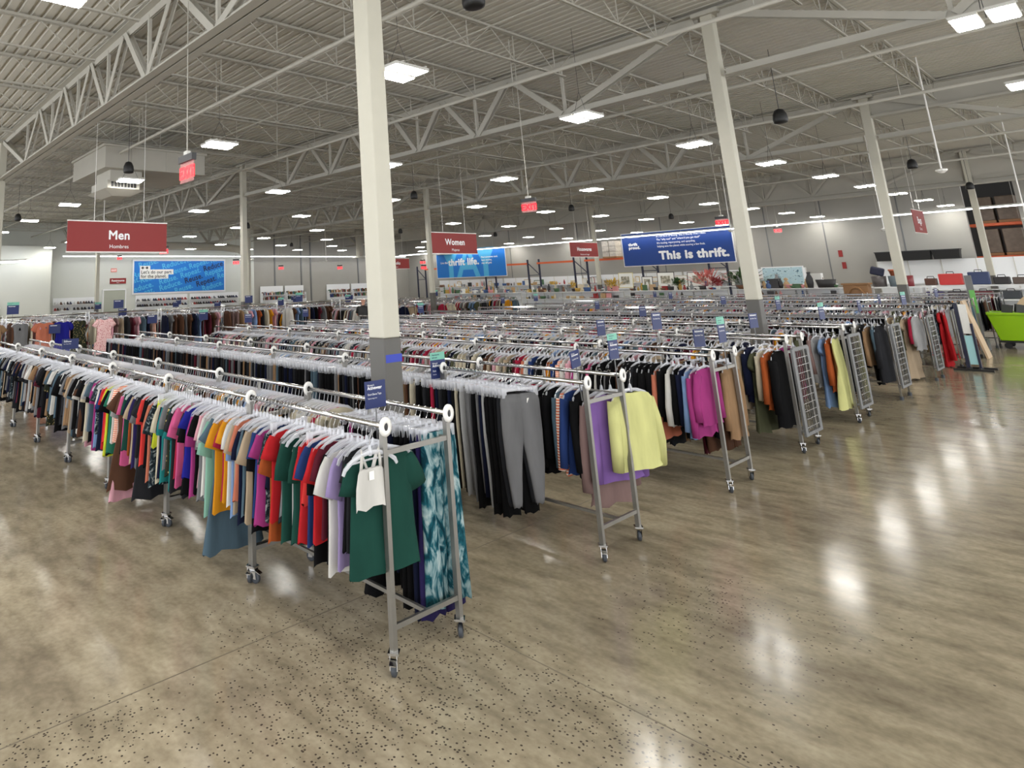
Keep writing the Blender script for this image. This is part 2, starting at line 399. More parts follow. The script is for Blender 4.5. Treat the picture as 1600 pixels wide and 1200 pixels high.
for bi, (y0, y1) in enumerate(BAYY):
    tm, bmh, wm = joist_mesh(y1-y0)
    k = 0
    x = -0.7
    while x > -44:
        e = empty('roof_joist', (x, y0, 6.99), label=f'thin open-web roof joist, {ORD[k]} from the right in the {BN[bi]} bay', cat='joist', group='open-web roof joists')
        put('top_chord', tm, e); put('bottom_chord', bmh, e); put('web', wm, e)
        x -= 2.044; k += 1
# columns
ci = 0
for yi, y in enumerate(YC):
    for xi, x in enumerate(XC):
        if xi == 2 and yi == 3: continue
        e = empty('column', (x, y, 0), label=f'square cream column with grey base, {ORD[yi]} back in the {["right","middle","left"][xi]} line', cat='column', group='square roof columns')
        B().box(-.098, .098, -.098, .098, 1.84, 6.95).obj('shaft', M['column'], e, bevel=0.012)
        B().box(-.099, .099, -.099, .099, 0, 1.84).obj('grey_base', M['band'], e, bevel=0.012)
        b = B(); b.box(-.22, .22, -.17, .17, 6.86, 6.93); b.obj('cap_plate', M['steelpaint'], e)
        if yi == 0 and xi == 0:
            b = B(); b.box(.0985, .1015, -.09, .099, 1.64, 1.705); tag(b.obj('tape', M['tape'], e), 'strip of blue tape')
# pipes
pk = 0
for y, z in ((6.05, 6.02), (10.3, 6.02), (14.6, 6.05), (18.9, 6.05), (26.8, 6.0), (32.0, 6.0), (40.5, 6.0)):
    e = empty('sprinkler_pipe', (0, y, z), label=f'painted sprinkler pipe running under the roof, {ORD[pk]} from the front', cat='pipe', group='sprinkler pipes under the roof'); pk += 1
    B().tube([(-43.5, 0, 0), (8.5, 0, 0)], 0.038, 10).obj('pipe', M['steelpaint'], e, smooth=True)
    b = B(); x = -2.9
    while x > -43: b.tube([(x, 0, .02), (x, 0, 6.95-z)], .010, 6); x -= 4.1
    b.obj('hanger_rods', M['steelpaint'], e)
# diagonal branch lines and conduits (thin)
for k, (y, z) in enumerate(((8.3, 6.38), (16.7, 6.38), (24.9, 6.38))):
    tag(B().tube([(-43.5, y, z), (8.5, y, z)], 0.014, 6).obj('conduit', M['steelpaint']), f'thin painted conduit along the joist bottoms, {ORD[k]} from the front', 'conduit', 'thin conduits')

# ------------------------------------------------------------------ ceiling lights
def make_lamp():
    e = empty('ceiling_light', (0, 0, 0))
    for s, dy in ((-1, 0.03), (1, -0.03)):
        B().box(s*.16-.125, s*.16+.125, dy-.32, dy+.32, .005, .045).obj('housing', M['lamphouse'], e)
        B().box(s*.16-.11, s*.16+.11, dy-.30, dy+.30, -.006, .004).obj('light_panel', M['lamp'], e)
    b = B()
    for y in (-.22, .22): b.bar((-.3, y, .055), (.3, y, .055), .02)
    b.obj('bracket', M['lamphouse'], e)
    b = B()
    for y in (-.22, .22): b.tube([(0, y, .06), (0, 0, .5)], .004, 4)
    b.tube([(0, 0, .5), (0, 0, 1.75)], .004, 4); b.obj('cable', M['darkgrey'], e)
    return e
lamp0 = make_lamp(); used = False
LX = [4.45, -0.78, -6.02, -11.25, -16.1, -21.4, -26.6, -31.8, -37.0, -41.4]
LY = [-3.3, 1.5, 6.2, 10.9, 15.65, 20.45, 25.2, 29.8, 34.4, 39.2, 44.1]
for i, x in enumerate(LX):
    for j, y in enumerate(LY):
        if x > 4 and y > 35: continue
        o = lamp0 if not used else copy_tree(lamp0); used = True
        o.location = (x, y, 5.2)
        tag(o, f'twin-panel ceiling light, {ORD[j]} from the front, {ORD[i]} line from the right', 'ceiling light', 'twin-panel lights hanging from the roof')
# continuous strip lights near the back and left walls
e = empty('strip_light', (-23, YB-2.25, 4.86), label='long continuous white strip light hung before the back wall', cat='strip light')
B().box(-20.0, 27, -.05, .05, -.03, .02).obj('tube', M['strip'], e); b = B()
b.box(-20.0, 27, -.07, .07, .02, .09)
for k in range(20): b.tube([(-19+k*2.4, 0, .09), (-19+k*2.4, 0, 2.0)], .006, 4)
b.obj('housing', M['lamphouse'], e)
e = empty('strip_light', (XL+1.2, 28, 4.78), label='long continuous white strip light hung before the left wall', cat='strip light')
B().box(-.05, .05, -15.8, 15.5, -.03, .02).obj('tube', M['strip'], e); b = B(); b.box(-.07, .07, -15.8, 15.5, .02, .09)
for k in range(14): b.tube([(0, -15+k*2.3, .09), (0, -15+k*2.3, 2.1)], .006, 4)
b.obj('housing', M['lamphouse'], e)
e = empty('strip_light', (XL+3.2, 7, 4.3), label='short white strip light over the fitting room front, curving at its end', cat='strip light')
pts = [(0, -6, 0), (0, 1, 0), (-.1, 1.8, .03), (-.35, 2.5, .09), (-.75, 3.1, .17)]
B().tube(pts, .06, 8).obj('tube', M['strip'], e); b = B(); b.tube([(p[0], p[1], p[2]+.08) for p in pts], .05, 8)
for k in (-5, -2, 1): b.tube([(0, k, .1), (0, k, 2.6)], .006, 4)
b.obj('housing', M['lamphouse'], e)

# ------------------------------------------------------------------ racks
H, ZX, W, RL = 1.40, 1.24, 0.6, 1.634
def caster(parent, x, y):
    b = B(); b.box(-.034, .034, -.034, .034, .112, .125)
    for s in (-.021, .021): b.hull([(-.04, s-.0025, .036), (.0, s-.0025, .036), (.03, s-.0025, .112), (-.03, s-.0025, .112)], [(-.04, s+.0025, .036), (0, s+.0025, .036), (.03, s+.0025, .112), (-.03, s+.0025, .112)])
    b.hull([(-.075, -.02, .075), (-.075, .02, .075), (-.03, .02, .09), (-.03, -.02, .09)], [(-.075, -.02, .081), (-.075, .02, .081), (-.03, .02, .098), (-.03, -.02, .098)])
    c = b.obj('caster', M['chrome'], parent); c.location = (x, y, 0); c.rotation_euler = (0, 0, random.choice((0.4, -0.9, 2.2, 3.5)))
    wb = B(); n = 18
    wb.loft([[(-.02+r*math.cos(2*PI*k/n), yy, .042+r*math.sin(2*PI*k/n)) for k in range(n)] for r, yy in ((.032, -.016), (.042, -.010), (.042, .010), (.032, .016))])
    wb.obj('wheel', M['rubber'], c)
def ring_mesh():
    b = B(); n = 20; R = []
    for r, x in ((.018, .008), (.052, .004), (.052, .014), (.022, .022), (.018, .008)):
        R.append([(x, r*math.cos(2*PI*k/n), r*math.sin(2*PI*k/n)*1.15) for k in range(n)])
    b.loft(R, cap=False); b.mi = 1; b.loft([[(.009, .017*math.cos(2*PI*k/n), .03*math.sin(2*PI*k/n)) for k in range(n)], [(.016, .015*math.cos(2*PI*k/n), .028*math.sin(2*PI*k/n)) for k in range(n)]]); return b.mesh('rail_end_ring', [M['whiteplastic'], M['darkgrey']], True)
RING = ring_mesh()
def make_rack(last=False):
    e = empty('clothes_rack')
    for yy in (0, W):
        for xx, nm in ((0, 'post'), (-RL+.03, 'post')):
            b = B(); b.bar((xx-.018, yy, .125), (xx-.018, yy, H-.03), .036); b.obj(nm, M['steel'], e)
        B().tube([(.01, yy, H), (-RL+.02, yy, H)], .018, 10).obj('rail', M['chrome'], e, smooth=True)
        put('rail_end_ring', RING, e, (0, yy, H))
    for xx in (-.014, -RL+.016):
        B().bar((xx, .013, ZX), (xx, W-.013, ZX), .02, .03).obj('top_crossbar', M['steel'], e)
        B().bar((xx, .013, .25), (xx, W-.013, .25), .02, .03).obj('bottom_crossbar', M['steel'], e)
    B().bar((-.024, W/2, .25), (-RL+.026, W/2, .25), .024).obj('base_bar', M['steel'], e)
    b = B(); b.bar((-RL/2, W, H-.02), (-RL/2, W, ZX-.0), .022); b.bar((-.02, W-.0, ZX), (-RL+.02, W, ZX), .016); b.obj('rear_brace', M['steel'], e)
    for xx in (-.018, -RL+.012):
        for yy in (0, W): caster(e, xx, yy)
    return e
def rack_simple():
    b = B()
    for yy in (0, W):
        b.tube([(.01, yy, H), (-RL+.02, yy, H)], .018, 6)
        for xx in (0, -RL+.02): b.bar((xx, yy, .06), (xx, yy, H-.02), .026)
    for xx in (0, -RL+.02): b.bar((xx, 0, ZX), (xx, W, ZX), .025); b.bar((xx, 0, .25), (xx, W, .25), .025)
    b.bar((0, W/2, .25), (-RL, W/2, .25), .025)
    b.mi = 1
    for yy in (0, W):
        b.loft([[(.012, yy+r*math.cos(t), H+r*1.1*math.sin(t)) for t in [2*PI*k/10 for k in range(10)]] for r in (.045, .017)], cap=False)
    b.mi = 2
    for yy in (0, W):
        for xx in (0, -RL+.02): b.lathe([(.03, .0), (.03, .06)], 6, (xx, yy, 0))
    return b.mesh('clothes_rack', [M['chrome'], M['whiteplastic'], M['rubber']])
rack0 = make_rack(); used = False
RS = rack_simple()
ROWY = [2.942, 5.337, 7.905, 10.206, 12.70, 15.27, 18.18, 20.9, 23.5, 26.1, 28.6]
RX = -3.19
ROWN = ['nearest', 'second', 'third', 'fourth', 'fifth', 'sixth', 'seventh', 'eighth', 'ninth', 'tenth', 'eleventh']
for r, y in enumerate(ROWY):
    for k in range(7):
        x = RX-k*RL
        lab = f'chrome rolling clothes rack, {ORD[k]} from the aisle end of the {ROWN[r]} row'
        if r < 5:
            o = rack0 if not used else copy_tree(rack0); used = True; o.location = (x, y, 0)
        else: o = put('clothes_rack', RS, None, (x, y, 0))
        tag(o, lab, 'clothes rack', 'rolling racks in the near block')
# second block beyond the cross aisle
BX = -20.9
for r, y in enumerate(ROWY):
    for k in range(8):
        o = put('clothes_rack', RS, None, (BX-k*RL, y, 0))
        tag(o, f'chrome clothes rack beyond the cross aisle, {ORD[k]} along the {ROWN[r]} row', 'clothes rack', 'rolling racks in the far block')
# dress racks turned across, facing the cross aisle
DR = B(); DH = 1.75
for xx in (0,):
    DR.tube([(0, 0, DH), (0, 2.1, DH)], .018, 8)
    for yy in (0, 2.1): DR.bar((0, yy, .06), (0, yy, DH-.02), .028); DR.bar((-.3, yy, .1), (.3, yy, .1), .028)
    DR.bar((0, 0, .25), (0, 2.1, .25), .024)
DR.mi = 1
for yy in (0, 2.1):
    DR.loft([[(r*math.cos(t), yy, DH+r*math.sin(t)) for t in [2*PI*k/12 for k in range(12)]] for r in (.055, .02)], cap=False)
DR.mi = 2
for yy in (0, 2.1):
    for xx in (-.28, .28): DR.lathe([(.032, 0), (.032, .07)], 8, (xx, yy, 0))
DRM = DR.mesh('dress_rack', [M['chrome'], M['whiteplastic'], M['rubber']])
DY = [1.75, 3.95, 6.15, 8.35, 10.55, 13.0, 15.5]
for k, y in enumerate(DY):
    tag(put('dress_rack', DRM, None, (-18.9, y, 0)), f'tall single-rail rack turned to the cross aisle, {ORD[k]} from the left', 'clothes rack', 'tall dress racks along the cross aisle')
# wire grid end panels from the fourth row on
def make_grid():
    e = empty('grid_end_panel'); b = B()
    for y in (.02, W-.02): b.box(-.012, .012, y-.045, y+.045, 0.2, 1.27)
    for z in (.2, 1.25): b.box(-.012, .012, 0, W, z, z+.04)
    b.obj('frame', M['greymetal'], e); b = B()
    z = .3
    while z < 1.24: b.bar((.005, .05, z), (.005, W-.05, z), .007); z += .095
    for k in range(7): y = .09+k*.07; b.bar((.010, y, .22), (.010, y, 1.26), .006)
    b.obj('wire_grid', M['chrome'], e); return e
g0 = make_grid(); used = False
for r in range(3, 8):
    o = g0 if not used else copy_tree(g0); used = True; o.location = (RX+.045, ROWY[r], 0)
    tag(o, f'grey wire grid panel closing the aisle end of the {ROWN[r]} rack row', 'grid panel', 'wire grid panels on the rack ends')

# ------------------------------------------------------------------ garments: meshes share, colours come from the object
def body_rings(levels, n, ph, amp, neck=None, fr=3.0):
    """levels: (z, halfwidth, halfdepth, shift) from hem to shoulder"""
    R = []; L = len(levels)
    for i, (z, wd, dp, sh) in enumerate(levels):
        t = 1-i/(L-1); ring = []
        for k in range(n):
            a = 2*PI*k/n; c = math.cos(a); s = math.sin(a)
            y = wd*math.copysign(abs(c)**.8, c); x = dp*math.copysign(abs(s)**.9, s)
            x += amp*t*math.sin(fr*y/max(wd, .01)*1.6+ph+z*3) + .35*amp*math.sin(7*y/wd+ph*2+z*9)*min(1, t*2)
            zz = z
            if neck and i >= L-2:
                u = abs(y)/wd; zz += neck[0]*(1-u)**.8*(1 if i == L-1 else .5)
                if u < neck[2] and i == L-1: zz -= neck[1]*(1-(u/neck[2])**2)*(1.0 if s <= 0 else .55)
            if i == 0: zz += .012*math.sin(5*a+ph)
            ring.append((x, y+sh, zz))
        R.append(ring)
    return R
def sleeve(b, s, y0, z0, ang, ln, w0, w1, dp, n, ph, bend=0):
    d = Vector((0, s*math.sin(ang), -math.cos(ang))); R = []
    for t in (0, .3, .65, 1):
        a2 = ang+bend*t; d = Vector((0, s*math.sin(a2), -math.cos(a2))); c = Vector((0, y0*s, z0))+d*ln*t; q = Vector((0, d.z, -d.y))
        wd = w0+(w1-w0)*t; R.append([tuple(c+q*wd*math.cos(2*PI*k/n)+Vector((1, 0, 0))*(dp*math.sin(2*PI*k/n)+.008*math.sin(ph+5*t))) for k in range(n)])
    b.loft(R)
def garment(kind, v, n=16, hi=True):
    ph = v*1.7; b = B(); rnd = random.Random(v*13+len(kind))
    nn = n if hi else 8; sn = 8 if hi else 5
    if kind == 'tee':
        L = .64+.09*rnd.random(); bw = .205+.035*rnd.random()
        b.loft(body_rings([(-.13-L, bw+.02, .024, 0), (-.13-L*.66, bw, .022, 0), (-.13-L*.3, bw-.01, .022, 0), (-.20, bw-.01, .02, 0), (-.155, .195, .012, 0)], nn, ph, .016, (.035, .05, .42)), cap=False)
        for s in (-1, 1): sleeve(b, s, .165, -.185, .2+.32*rnd.random(), .15+.1*rnd.random(), .062, .078, .024, sn, ph, -.1)
    elif kind == 'tank':
        L = .5+.1*rnd.random()
        b.loft(body_rings([(-.2-L, .2, .022, 0), (-.2-L*.5, .185, .02, 0), (-.32, .17, .018, 0), (-.24, .12, .014, 0)], nn, ph, .014), cap=False)
        for s in (-1, 1): b.tube([(.002, s*.10, -.25), (0, s*.105, -.19), (0, s*.11, -.125), (-.006, s*.09, -.2), (-.008, s*.06, -.26)], .014, 6, sx=.4)
    elif kind == 'long':
        L = .62+.1*rnd.random(); bw = .225+.03*rnd.random()
        b.loft(body_rings([(-.13-L, bw, .034, 0), (-.13-L*.93, bw-.02, .033, 0), (-.13-L*.6, bw+.01, .036, 0), (-.13-L*.3, bw, .034, 0), (-.20, bw-.01, .03, 0), (-.15, .2, .018, 0)], nn, ph, .014, (.04, .04, .36)), cap=False)
        for s in (-1, 1): sleeve(b, s, .19, -.2, .22+.12*rnd.random(), .56, .068, .045, .032, sn, ph, -.16)
    elif kind == 'coat':
        L = .78+.16*rnd.random()
        b.loft(body_rings([(-.13-L, .26, .05, 0), (-.13-L*.6, .25, .052, 0), (-.13-L*.3, .24, .05, 0), (-.20, .225, .04, 0), (-.145, .2, .025, 0), (-.10, .09, .03, 0)], nn, ph, .014), cap=False)
        for s in (-1, 1): sleeve(b, s, .19, -.21, .2+.1*rnd.random(), .6, .08, .06, .045, sn, ph, -.16)
    elif kind == 'pants':
        L = .92+.13*rnd.random(); hw = .105
        for s in (-1, 1):
            b.loft(body_rings([(-.13-L, .082, .02, s*.095), (-.13-L*.7, .086, .02, s*.092), (-.13-L*.38, .105, .024, s*.088), (-.2, .105, .024, s*.082), (-.13, .1, .016, s*.08)], max(8, nn-4), ph+s, .010), cap=True)
    elif kind == 'jogger':
        L = .95
        for s in (-1, 1):
            b.loft(body_rings([(-.13-L, .04, .02, s*.11), (-.13-L*.96, .048, .022, s*.11), (-.13-L*.65, .08, .024, s*.105), (-.13-L*.35, .105, .026, s*.092), (-.2, .108, .026, s*.084), (-.13, .1, .02, s*.08)], 12, ph+s, .010), cap=True)
    elif kind == 'wide':
        L = 1.13
        for s in (-1, 1):
            b.loft(body_rings([(-.13-L, .115, .03, s*.12), (-.13-L*.7, .108, .028, s*.115), (-.13-L*.38, .11, .028, s*.105), (-.2, .11, .026, s*.09), (-.11, .1, .018, s*.08)], 16, ph+s, .016), cap=True)
    elif kind == 'dress':
        L = .95+.25*rnd.random()
        b.loft(body_rings([(-.13-L, .31, .05, 0), (-.13-L*.7, .26, .042, 0), (-.13-L*.42, .19, .032, 0), (-.13-L*.2, .2, .03, 0), (-.20, .2, .024, 0), (-.15, .18, .014, 0)], nn+4, ph, .03, (.03, .08, .5), fr=5), cap=False)
        if v % 3: 
            for s in (-1, 1): sleeve(b, s, .16, -.18, .6, .2, .06, .085, .03, sn, ph)
    elif kind == 'shorts':
        for s in (-1, 1): b.loft(body_rings([(-.55, .13, .025, s*.11), (-.3, .115, .025, s*.09), (-.13, .1, .018, s*.08)], 12, ph+s, .012))
    for v_ in b.bm.verts: v_.co.z -= DROP
    return b
DROP = .03
GK = {'wide': 'wide_trousers', 'tee': 't_shirt', 'tank': 'tank_top', 'long': 'sweater', 'coat': 'jacket', 'pants': 'trousers', 'jogger': 'jogging_bottoms', 'dress': 'dress', 'shorts': 'shorts'}
GW = {'wide': 'wide trousers', 'tee': 't-shirt', 'tank': 'tank top', 'long': 'sweater', 'coat': 'jacket', 'pants': 'trousers', 'jogger': 'joggers', 'dress': 'dress', 'shorts': 'shorts'}
MESH = {k: [garment(k, v).mesh(GK[k], M['fabric'], True) for v in range(14 if k in ('tee', 'long') else 8)] for k in GK}
def solid_hem(me): return me
# hangers
def hanger_mesh(clip=False):
    b = B()
    if not clip:
        b.lathe([(.012, -.125), (.016, -.105), (.010, -.075), (.007, -.06)], 8)
        for s in (-1, 1):
            b.tube([(0, s*.008, -.105), (0, s*.07, -.112), (0, s*.15, -.138), (0, s*.205, -.175), (0, s*.222, -.205)], [.014, .015, .015, .015, .012], 6, sx=.5)
        b.tube([(0, -.15, -.15), (0, 0, -.145), (0, .15, -.15)], .006, 4)
    else:
        b.lathe([(.012, -.105), (.016, -.09), (.010, -.06)], 8)
        b.tube([(0, -.17, -.1), (0, -.1, -.092), (0, .1, -.092), (0, .17, -.1)], .014, 6, sx=.5)
        for s in (-.155, .155): b.box(-.016, .016, s-.022, s+.022, -.155, -.075)
    for v_ in b.bm.verts: v_.co.z -= DROP
    return b.mesh('hanger', M['plastic'])
def hook_mesh():
    b = B(); pts = [(0, 0, -.10), (0, 0, -.06), (0, .018, -.03), (0, .0205, 0)]
    for k in range(1, 7): a = k/6*PI; pts.append((0, .0205*math.cos(a), .0205*math.sin(a)))
    b.tube(pts, .0019, 5); return b.mesh('hook', M['chrome'])
HANG = hanger_mesh(); CLIP = hanger_mesh(True); HOOK = hook_mesh()
b = B(); b.box(-.0008, .0008, -.014, .014, -.04, 0); TAGM = b.mesh('price_tag', M['paper'])

PALETTE = {'black': (10, 10, 12), 'charcoal': (40, 41, 45), 'grey': (122, 122, 124), 'light grey': (172, 172, 172), 'white': (225, 223, 217), 'cream': (214, 204, 180), 'beige': (184, 164, 138), 'tan': (156, 124, 92), 'brown': (92, 62, 46), 'rust': (168, 82, 38), 'mustard': (222, 150, 32), 'yellow': (214, 224, 60), 'pale yellow': (222, 222, 150), 'lime': (170, 230, 60), 'dark green': (28, 72, 62), 'green': (44, 118, 92), 'teal': (36, 128, 128), 'mint green': (140, 190, 170), 'slate blue': (84, 106, 120), 'light blue': (130, 160, 205), 'royal blue': (36, 38, 146), 'blue': (40, 62, 118), 'navy': (18, 24, 50), 'purple': (46, 38, 88), 'lavender': (168, 150, 200), 'violet': (140, 104, 176), 'magenta': (168, 60, 128), 'pink': (216, 96, 146), 'pale pink': (226, 168, 180), 'salmon': (206, 122, 96), 'coral': (232, 66, 62), 'red': (198, 38, 44), 'crimson': (172, 36, 66), 'maroon': (92, 30, 44), 'mauve': (142, 116, 112), 'olive': (82, 84, 62)}
PAL = {k: tuple(v*.86 for v in c) for k, c in PALETTE.items()}
def noun(kind): return GW[kind]
def hang(kind, v, colour, x, y, z=H, tagit=False, yaw=0.0, m=None, tilt=0.0, hook=True, flip=0):
    name = GK[kind]; me = MESH[kind][v % len(MESH[kind])]
    if m: me = me.copy(); me.materials[0] = M[m]
    o = put(name, me, None, (x, y, z), (0, tilt, yaw), PAL[colour])
    o.scale = (1, random.uniform(.86, 1.06), random.uniform(.85, 1.12) if kind in ('tee', 'long', 'tank', 'coat') else random.uniform(.94, 1.04))
    h = put('hanger', CLIP if kind in ('pants', 'jogger', 'shorts', 'wide') else HANG, o)
    if hook: put('hook', HOOK, h)
    if tagit: put('price_tag', TAGM, o, (.026, .04+.03*math.sin(v), -.20), (0, .1, .3))
    return o
LAB = []
def rail(items, x0, step, y, where, group, jitter=.008, yaw=.10, tags=.0, z=H, along='X', hookto=99):
    """items: list of (kind, colour[, material]) hung from the aisle end on"""
    n = len(items)
    for i, it in enumerate(items):
        kind, colour = it[0], it[1]; mm = it[2] if len(it) > 2 else None
        if mm is None and kind in ('tee', 'long', 'dress', 'tank') and random.random() < .045: mm = random.choice(('print', 'print', 'floral', 'stripe'))
        x = x0-step*i+random.uniform(-jitter, jitter)
        o = hang(kind, random.randrange(56), colour, x if along == 'X' else x0, y if along == 'X' else y+step*i, z, random.random() < tags, random.uniform(-yaw, yaw)+(0 if along == 'X' else PI/2), mm, hook=i < hookto)
        pat = {'tiedye': 'tie-dyed', 'floral': 'dark floral', 'floralpink': 'pink floral', 'print': 'leaf-print', 'stripe': 'striped'}.get(mm, '')
        a = items[i-1][1] if i else None; c = items[i+1][1] if i+1 < n else None
        nb = f'between {a} and {c}' if a and c else ('at the end, before ' + (c or a or 'nothing'))
        o['label'] = f'{pat+" " if pat else ""}{colour} {noun(kind)}, {where(i)}, {nb}'.replace('dark floral pale pink', 'pale floral').replace('leaf-print light grey', 'grey leaf-print')
        o['category'] = noun(kind); o['group'] = group
    return n
random.seed(21)
# nearest row, front rail: the colours read from the aisle end leftwards
c1 = ['black', 'charcoal', 'black', 'lavender', 'white', 'black', 'maroon', 'red', 'black', 'blue', 'coral', 'red', 'dark green', 'light grey', 'dark green', 'grey', 'charcoal', 'red', 'rust', 'navy', 'pink', 'magenta', 'blue', 'black', 'beige', 'black', 'slate blue', 'navy', 'salmon', 'beige', 'light blue', 'white',
      'mustard', 'crimson', 'mustard', 'slate blue', 'slate blue', 'mint green', 'light grey', 'white', 'grey', 'pale pink', 'black', 'magenta', 'royal blue', 'royal blue', 'black', 'charcoal', 'beige', 'pink', 'pink', 'crimson', 'charcoal', 'teal', 'purple', 'grey', 'teal', 'navy', 'cream', 'yellow', 'pale pink', 'pink', 'salmon', 'black',
      'black', 'black', 'coral', 'charcoal', 'charcoal', 'grey', 'purple', 'beige', 'navy', 'lime', 'rust', 'dark green', 'pink', 'black', 'brown', 'brown', 'pale pink', 'light grey', 'green', 'white', 'green', 'black', 'yellow', 'yellow', 'coral', 'red', 'blue', 'navy', 'tan', 'white', 'navy', 'light blue',
      'magenta', 'magenta', 'slate blue', 'black', 'light grey', 'cream', 'pale pink', 'black', 'black', 'brown', 'charcoal', 'white', 'white', 'black', 'charcoal']
tail = ['black', 'black', 'charcoal', 'black', 'charcoal', 'grey', 'light grey', 'white', 'cream', 'beige', 'navy', 'black', 'brown', 'slate blue', 'maroon', 'tan', 'charcoal']
N1 = 224
c1 += [random.choice(tail) for _ in range(N1-len(c1))]
kinds1 = []
for i, c in enumerate(c1):
    r = random.random()
    kinds1.append('tee' if r < .8 else ('tank' if r < .9 else ('dress' if i in (79, 80, 70) else 'shorts' if r < .93 else 'tee')))
kinds1[36] = 'dress'; kinds1[49] = 'tee'; kinds1[79] = 'dress'; kinds1[80] = 'dress'; kinds1[67] = 'dress'
RK = ['end rack', 'second rack', 'third rack', 'fourth rack', 'fifth rack', 'sixth rack', 'seventh rack']
NEARG = 'tops on the front rail of the nearest row'
items1 = [('tee', 'dark green')] + [(k, c, 'print') if i in (20, 60) else (k, c) for i, (k, c) in enumerate(zip(kinds1, c1))]
items1 = items1[1:]
rail(items1, RX-.12, .0503, ROWY[0], lambda i: f'{RK[min(6, int((.12+.0503*i)/RL))]} front rail, nearest row', NEARG, hookto=70)
# the two pieces facing the aisle on the nearest rack
o = hang('tee', 3, 'dark green', RX-.065, ROWY[0]+.01, yaw=-.10); o.scale = (1, 1.2, 1.0)
tag(o, 'long dark green t-shirt facing the aisle behind the white cropped top', 't-shirt', NEARG)
b = B(); b.loft(body_rings([(-.45, .135, .014, 0), (-.40, .132, .012, 0), (-.33, .125, .012, 0), (-.25, .105, .01, 0), (-.225, .09, .01, 0)], 16, 1, .008), cap=False)
for s in (-1, 1): b.tube([(.0, s*.08, -.24), (.004, s*.075, -.18), (0, s*.07, -.115), (-.008, s*.05, -.17), (-.008, s*.02, -.24)], .013, 6, sx=.4)
o = put('cropped_top', b.mesh('cropped_top', M['fabric'], True), None, (RX-.014, ROWY[0]-.12, H), (0, 0, -.02), PAL['white'])
h = put('hanger', HANG, o); put('hook', HOOK, h); b = B(); b.box(.016, .018, -.03, .01, -.29, -.24); b.obj('price_tag', M['paper'], o)
tag(o, 'white cropped racerback top hanging first at the aisle end of the nearest rack', 'top', NEARG)
# nearest row, rear rail: long pieces at the aisle end
LONGG = 'long pieces on the rear rail of the nearest row'
rear = [('wide', 'teal', 'tiedye'), ('wide', 'purple'), ('wide', 'navy'), ('wide', 'black'), ('wide', 'black'), ('pants', 'black'), ('pants', 'navy'), ('pants', 'black'), ('pants', 'black'), ('dress', 'black'), ('pants', 'black'), ('pants', 'charcoal'), ('pants', 'black'), ('pants', 'black'), ('shorts', 'magenta'), ('pants', 'black'), ('pants', 'navy')]
rail(rear, RX-.10, .055, ROWY[0]+W, lambda i: 'rear rail of the nearest rack', LONGG)
# second row: sweaters at the end, then trousers
SWE = 'sweaters at the aisle end of the second row'
s2 = [('long', 'black'), ('long', 'blue'), ('long', 'salmon', 'stripe'), ('long', 'slate blue'), ('long', 'black'), ('long', 'black'), ('long', 'black'), ('long', 'grey'), ('long', 'crimson'), ('long', 'light grey'), ('long', 'grey'), ('long', 'magenta'), ('long', 'black'), ('long', 'navy'), ('long', 'maroon'), ('long', 'maroon')]
rail(s2, RX-.40, .064, ROWY[1]+W, lambda i: 'rear rail of the second row', SWE)
p2 = ['grey', 'charcoal', 'black', 'black', 'black', 'light grey', 'black', 'navy', 'grey', 'black', 'grey', 'grey', 'light grey', 'black', 'cream', 'black', 'navy', 'black', 'charcoal', 'navy', 'black', 'crimson', 'black', 'charcoal', 'black', 'black', 'black', 'cream', 'black', 'brown', 'tan', 'black', 'olive', 'olive', 'olive']
pt = ['black', 'black', 'charcoal', 'navy', 'black', 'grey', 'brown', 'black', 'slate blue', 'charcoal', 'grey', 'black', 'black', 'maroon', 'navy', 'tan', 'charcoal', 'black']
p2 += [random.choice(pt) for _ in range(196)]
TRG = 'trousers clipped along the front rail of the second row'
rail([('jogger' if i < 2 else 'pants', c) for i, c in enumerate(p2)], RX-.70, .0465, ROWY[1], lambda i: f'{RK[min(6, int((.7+.0465*i)/RL))]} of the second row', TRG, tags=.4, hookto=60)
for o_ in COL.objects:
    if o_.get('group') == TRG and o_.location.x > RX-.95: o_.rotation_euler[2] = -.3; o_.scale = (1.2, 1.15, 1.02)
o = hang('long', 3, 'pale yellow', RX-.02, ROWY[1]+W+.16, yaw=-.28); o.scale = (1.5, 1.08, 1.06)
tag(o, 'pale yellow fleece sweatshirt hanging first at the aisle end of the second row', 'sweater', SWE)
for k, (cc, dz) in enumerate((('violet', 1.2), ('mauve', 1.32))):
    o = hang('long', 3+k, cc, RX-.17-.09*k, ROWY[1]+W+.08, yaw=-.3); o.scale = (1.2, 1.12, dz)
    tag(o, f'{cc} sweatshirt hanging {["just", "two places"][k]} behind the pale yellow one', 'sweater', SWE)
r2b = ['white', 'pink', 'lavender', 'pale pink', 'charcoal', 'grey', 'navy', 'light blue', 'black', 'cream', 'black', 'magenta', 'grey', 'salmon']
rail([('long', c) for c in r2b], RX-1.45, .07, ROWY[1]+W, lambda i: 'rear rail of the second row', 'sweaters on the rear rail of the second row')
